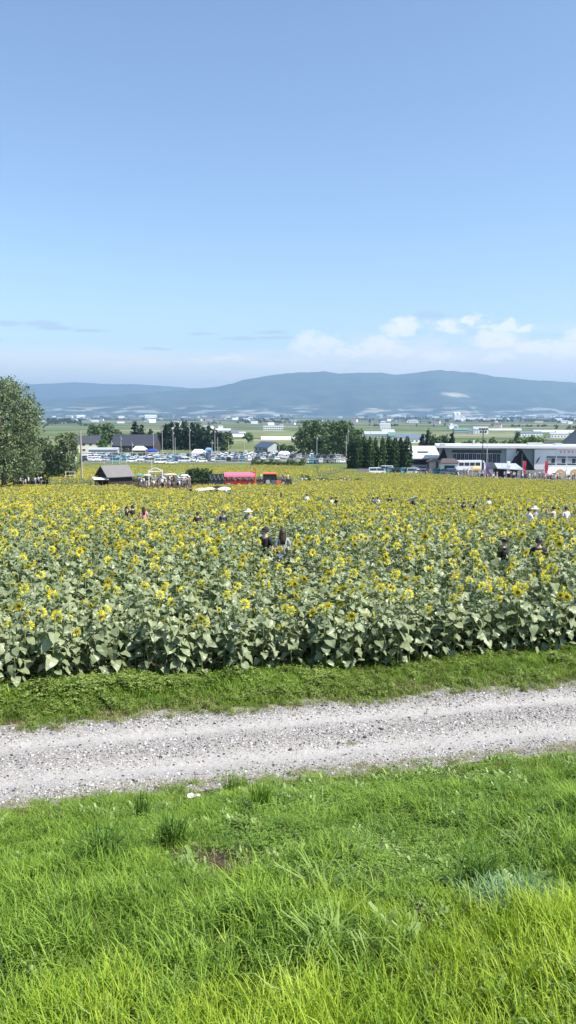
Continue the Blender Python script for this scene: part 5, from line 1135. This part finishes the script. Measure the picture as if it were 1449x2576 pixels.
# window band in the grey wing
w0,w1=u_of(1138),u_of(1258); zb,zt_=zz(1200,1165),zz(1200,1140); nb=12
MB().box(((w0+w1)/2,.46,zt_+.5),(w1-w0+.6,.16,.9)).build('window_hood',DARKM,t)
for i in range(nb):
    cx=w0+(i+.5)*(w1-w0)/nb; f=MB().box((cx,.44,(zb+zt_)/2),((w1-w0)/nb*.94,.14,zt_-zb-.1)).build('window',WALL['grey'] if i%3 else FRAME,t); 
    for q in(-1,1): MB().box((cx+q*(w1-w0)/nb*.215,.34,(zb+zt_)/2),((w1-w0)/nb*.36,.08,zt_-zb-.5)).build('pane',GLASS,f)
# right wing windows: a deep band of framed panes
w0,w1=u_of(1371),Lfull-1; zb,zt_=zz(1400,1170),zz(1400,1147); nb=int((w1-w0)/3.0)
for i in range(nb):
    cx=w0+(i+.5)*(w1-w0)/nb; ww=(w1-w0)/nb; f=MB().box((cx,-.86,(zb+zt_)/2),(ww*.96,.12,zt_-zb)).build('window',FRAME,t)
    MB().box((cx,-.96,zt_-.28),(ww*.86,.08,.36)).build('pane',GLASS,f); MB().box((cx,-.96,zb+.28),(ww*.86,.08,.36)).build('pane',GLASS,f)
    MB().box((cx+ww*.2,-.96,(zb+zt_)/2),(ww*.36,.08,(zt_-zb)*.5)).build('pane',GLASS,f); MB().box((cx-ww*.2,-.96,(zb+zt_)/2),(ww*.36,.08,(zt_-zb)*.5)).build('pane',WALL['grey'],f)
MB().box(((uC+Lfull)/2+2,-2.2,zb-1.2),(Lfull-uC-4,3.2,.35)).build('canopy',ROOF['white'],t)
# slanted lozenge window
u=u_of(1351); za,zc=zz(1351,1166),zz(1351,1148); mb=MB(); mb.prism([(u-.75,za),(u-.1,za+.5),(u+.75,zc),(u+.1,zc-.5)],-.90,-.84); mb.build('slanted_window',DARKM,t)
# illegible red lettering panel near the right end of the wing
u=u_of(1436); MB().box((u,-.86,zz(1436,1137)),(9.5,.08,1.9)).build('sign_panel',WHM,t)
SR=mat('red_lettering',(.70,.20,.22),.6,.05); mb=MB(); zc=zz(1436,1137); rg=random.Random(5)
for i in range(7):
    cx=u-3.4+i*1.15
    mb.box((cx,-.93,zc+.32),(.7,.05,.13)); mb.box((cx-.05,-.931,zc-.05),(.13,.05,.85)); mb.box((cx+.12,-.932,zc-.28 if i%2 else zc+.05),(.55,.05,.12)) 
    if i%3!=1: mb.box((cx+.28,-.933,zc-.15),(.12,.05,.5))
mb.build('lettering',SR,t)
# A-frame porches: dark steep roof planes with a black gable front
def aframe(Xa,Xp,Xb,Yp,Yb,dep,panel=True):
    ua,up,ub=u_of(Xa),u_of(Xp),u_of(Xb); zp=zz(Xp,Yp); zb=zz(Xp,Yb) if Yb else 0; zb=max(zb,-.4)
    c=MB().prism([(ua,zb),(up,zp),(ub,zb)],-dep,.8); c.build('porch_gable',mat('porch_black',(.018,.022,.028),.7,.2,1,spec=.15),t)
    mb=MB()
    for a,s in((ua,-1),(ub,1)):
        mb.add([(a+s*.35,-dep-.5,zb-.1),(up,-dep-.5,zp+.35),(up,.95,zp+.35),(a+s*.35,.95,zb-.1),(a,-dep-.5,zb-.1),(up,-dep-.5,zp+.02),(up,.95,zp+.02),(a,.95,zb-.1)],[(0,1,2,3),(4,7,6,5),(0,4,5,1),(3,2,6,7),(0,3,7,4)])
    mb.build('porch_roof',mat('porch_slate',(.025,.027,.033),.95,.2,1,spec=.08),t)
    return ua,up,ub,zp,zb
ua,up,ub,zp,zb=aframe(1276,1303,1341,1131,1188,5.0)
# pale skylight quadrilateral set on the left slope
mb=MB(); k0,k1=.66,.90; A=lambda k,y:(ua+(up-ua)*k-.28,y,zb+(zp-zb)*k+.32)
mb.add([A(k0+.05,-4.4),A(k1,-4.4),A(k1,-2.9),A(k0,-2.9)],[(0,1,2,3)]); o=mb.build('skylight',WHM,t); o.modifiers.new('thick','SOLIDIFY').thickness=.05
MB().box((up+.3,-5.56,(zp+zb)/2-.4),(.35,.1,(zp-zb)*.86)).build('porch_mullion',DARKM,t)
aframe(1092,1114,1132,1128,1188,4.0)
# stone-grey pyramid roof rising behind the right end
d2=275; x=at(1470,d2); zb_=g(x,d2); Hp=zat(1066,d2)-zb_; t2=thing('pyramid_tower','steep stone-grey pyramid roof rising behind the right end of the long building','tower',(x,d2,zb_),.2)
zb2=zat(1131,d2)-zb_; R2=7.6; mb=MB(); mb.add([(-R2,-R2,zb2),(R2,-R2,zb2),(R2,R2,zb2),(-R2,R2,zb2),(-1,-1,Hp),(1,-1,Hp),(1,1,Hp),(-1,1,Hp)],[(0,1,5,4),(1,2,6,5),(2,3,7,6),(3,0,4,7),(4,5,6,7)]); mb.build('roof',mat('stone_roof',(.22,.215,.225),.8,.25,2),t2); MB().box((0,0,zb2/2-.3),(R2*1.9,R2*1.9,zb2+.6)).build('wall',WALL['grey'],t2); MB().lathe([(.9,Hp),(.9,Hp+1.6),(.2,Hp+2.4)],8).build('finial',FRAME,t2)
# low white-roofed hall left of it
dh=262; xa,xb=at(1034,dh),at(1108,dh); W=xb-xa; x=(xa+xb)/2; z=g(x,dh); zr=zat(1122,dh+12)-z; ze=zat(1151,dh)-z; t3=thing('hall','low hall with a broad sloping white roof left of the long building','building',(x,dh,z),-.03)
MB().box((0,7,ze/2-.4),(W-1,13,ze+.4)).build('wall',WALL['white'],t3); mb=MB(); mb.prism([(-.8,ze-.15),(13,zr),(14.5,zr-.5),(14.5,zr-.8),(13,zr-.3),(-.8,ze-.45)],-W/2,W/2,0,'x'); mb.build('roof',ROOF['white'],t3)
f=MB().box((-W*.18,.42,ze*.5),(6.2,.14,ze*.62)).build('window',WALL['teal'],t3); MB().box((-W*.18,.32,ze*.5),(5.6,.08,ze*.5)).build('pane',GLASS,f); MB().prism([(-2,0),(2,0),(1.5,-.8),(-1.2,-.8)],-.2,.2).build('roof_hatch',DARKM,t3).location=(-W*.05,5,ze+1.8)
# brown gate sign
d=216; x=at(1087,d); z=g(x,d); zt_=zat(1154,d)-z; W=24*K/F*d; t4=thing('gate_sign','brown timber sign board with a small gabled roof and pale panel','sign',(x,d,z),0)
BRN=mat('red_brown_timber',(.16,.07,.05),.75,.2,3)
for s in(-1,1): MB().box((s*W*.43,0,zt_*.42),(.4,.4,zt_*.86)).build('post',BRN,t4)
MB().prism([(-W*.62,zt_*.84),(0,zt_),(W*.62,zt_*.84),(W*.62,zt_*.79),(0,zt_*.94),(-W*.62,zt_*.79)],-.9,.9).build('roof',BRN,t4); MB().box((0,.0,zt_*.5),(W*.74,.2,zt_*.56)).build('panel',mat('pale_panel',(.5,.5,.46),.7,.2,.8),t4)
# brown-roofed kiosk behind it
d=214; xa,xb=at(1102,d),at(1152,d); x=(xa+xb)/2; z=g(x,d); W=xb-xa; zr=zat(1153,d)-z; ze=zat(1163,d)-z; t5=thing('kiosk','small kiosk with a dark brown hipped roof behind the teal cars','kiosk',(x,d,z),0)
mb=MB(); mb.add([(-W/2,-2.5,ze),(W/2,-2.5,ze),(W/2,2.5,ze),(-W/2,2.5,ze),(-W*.3,0,zr),(W*.3,0,zr)],[(0,1,5,4),(1,2,5),(2,3,4,5),(3,0,4),(0,3,2,1)]); mb.build('roof',mat('brown_roof',(.10,.07,.065),.7,.2,1),t5); MB().box((0,.2,ze/2-.1),(W*.84,3.6,ze-.2)).build('wall',WALL['white'],t5); MB().box((0,-1.64,ze*.55),(W*.5,.1,ze*.45)).build('counter_opening',GLASS,t5)
# timber stall with the pale roof
d=199; xa,xb=at(1240,d),at(1312,d); x=(xa+xb)/2; z=g(x,d); W=xb-xa; zr=zat(1167,d)-z; ze=zat(1180,d)-z; t6=thing('stall','dark timber stall with a pale sloping roof amid the crowd','stall',(x,d,z),0)
mb=MB(); mb.add([(-W*.44,-2.2,ze+.35),(W*.40,-2.2,ze),(W*.5,-2.2,ze-.1),(W*.36,2.0,zr),(-W*.40,2.0,zr+.1),(-W*.36,-2.2,ze+.2)],[(0,1,2,3,4)]); o=mb.build('roof',ROOF['silver'],t6); o.modifiers.new('thick','SOLIDIFY').thickness=.18
MB().prism([(-W*.44,0),(W*.42,0),(W*.42,ze-.35),(-W*.2,zr-.35),(-W*.44,ze-.1)],.2,1.9).build('wall',WALL['brown'],t6)
for k in range(4): MB().box((-W*.4+k*W*.8/3,-1.9,(ze-.2)/2),(.2,.2,ze-.25)).build('post',WALL['brown'],t6)
# tents
def tent(X,d,W_px,Ytop,Yeave,m,label,name='tent'):
    x=at(X,d); z=g(x,d); W=W_px*K/F*d; zr=zat(Ytop,d)-z; ze=zat(Yeave,d)-z; t=thing(name,label,'tent',(x,d,z),0); D2=W*.35
    mb=MB(); mb.add([(-W/2,-D2,ze),(W/2,-D2,ze),(W/2,D2,ze),(-W/2,D2,ze),(-W*.28,0,zr),(W*.28,0,zr)],[(0,1,5,4),(1,2,5),(2,3,4,5),(3,0,4)]); mb.add([(-W/2,-D2-.01,ze),(W/2,-D2-.01,ze),(W/2,-D2-.01,ze-.5),(-W/2,-D2-.01,ze-.5)],[(0,1,2,3)]); mb.build('canopy',m,t)
    for sx in(-1,1):
        for sy in(-1,1): MB().tube([(sx*W*.48,sy*D2*.97,0),(sx*W*.48,sy*D2*.97,ze)],.05,6).build('leg',WHM,t)
CW_=mat('white_canvas',(.80,.80,.79),.8,.04,1)
tent(1396,203,54,1176,1189,CW_,'wide white tent at the foot of the right wing'); tent(1436,201,34,1178,1190,CW_,'white tent at the right edge of the row'); tent(1196,203,22,1172,1178,mat('orange_canvas',(.80,.45,.20),.8,.05),'small pale orange tent right of the white bus'); tent(384,345,26,1129,1133,mat('blue_canvas',(.02,.07,.40),.7,.05),'bright blue tent above the left car rows'); tent(352,360,34,1122,1130,CW_,'pale tent under the dark-roofed farmhouse'); tent(525,350,16,1126,1130,mat('light_blue_canvas',(.15,.35,.62),.7,.05),'light blue tent roof between the grove poles'); tent(500,352,34,1130,1138,CW_,'white tent behind the car rows below the grove'); tent(715,352,30,1135,1140,CW_,'white tent below the blue-roofed barn')
# round sunflower boards / signs by the tents
for X,lb,c in((1408,'round tan board in front of the wide white tent',(.52,.38,.20)),(1444,'round tan board at the right edge',(.52,.38,.20))):
    d=194; x=at(X,d); t=thing('round_board',lb,'sign',(x,d,g(x,d)),0); z1=zat(1190,d)-g(x,d); mb=MB(); n=20; r=1.25; mb.v=[(r*math.cos(2*math.pi*k/n),y,z1-r*.2+r*math.sin(2*math.pi*k/n)) for y in(-.06,.06) for k in range(n)]; mb.f=[tuple(range(n)),tuple(range(2*n-1,n-1,-1))]+[(k,n+k,n+(k+1)%n,(k+1)%n) for k in range(n)]; mb.m=[0]*len(mb.f); mb.build('board',mat('tan_board',c,.8,.15,2),t)
    MB().box((0,.12,(z1-.4)/2),(.14,.1,z1-.4)).build('post',BRN,t)
# red banner flags
for X,c,lb in((1369,'red','tall crimson banner left of the wide white tent'),(1314,'red','red banner between the stall and the porch'),(1221,'purple','dark red banner by the orange tent'),(1276*1.0-2,'white','pale upright banner at the left of the A-frame porch')):
    d=197; x=at(X,d); t=thing('banner',lb,'banner',(x,d,g(x,d)),0); MB().tube([(0,0,0),(0,0,4.2)],.04,6).build('pole',WHM,t); n=6; V=[(.03+.75*q,-.04+.10*math.sin(k*1.3)*q,1.1+k*.5) for k in range(n+1) for q in(0,1)]; mb=MB().add(V,[(2*k,2*k+1,2*k+3,2*k+2) for k in range(n)]); o=mb.build('cloth',CLOTH[c],t); o.modifiers.new('thick','SOLIDIFY').thickness=.02
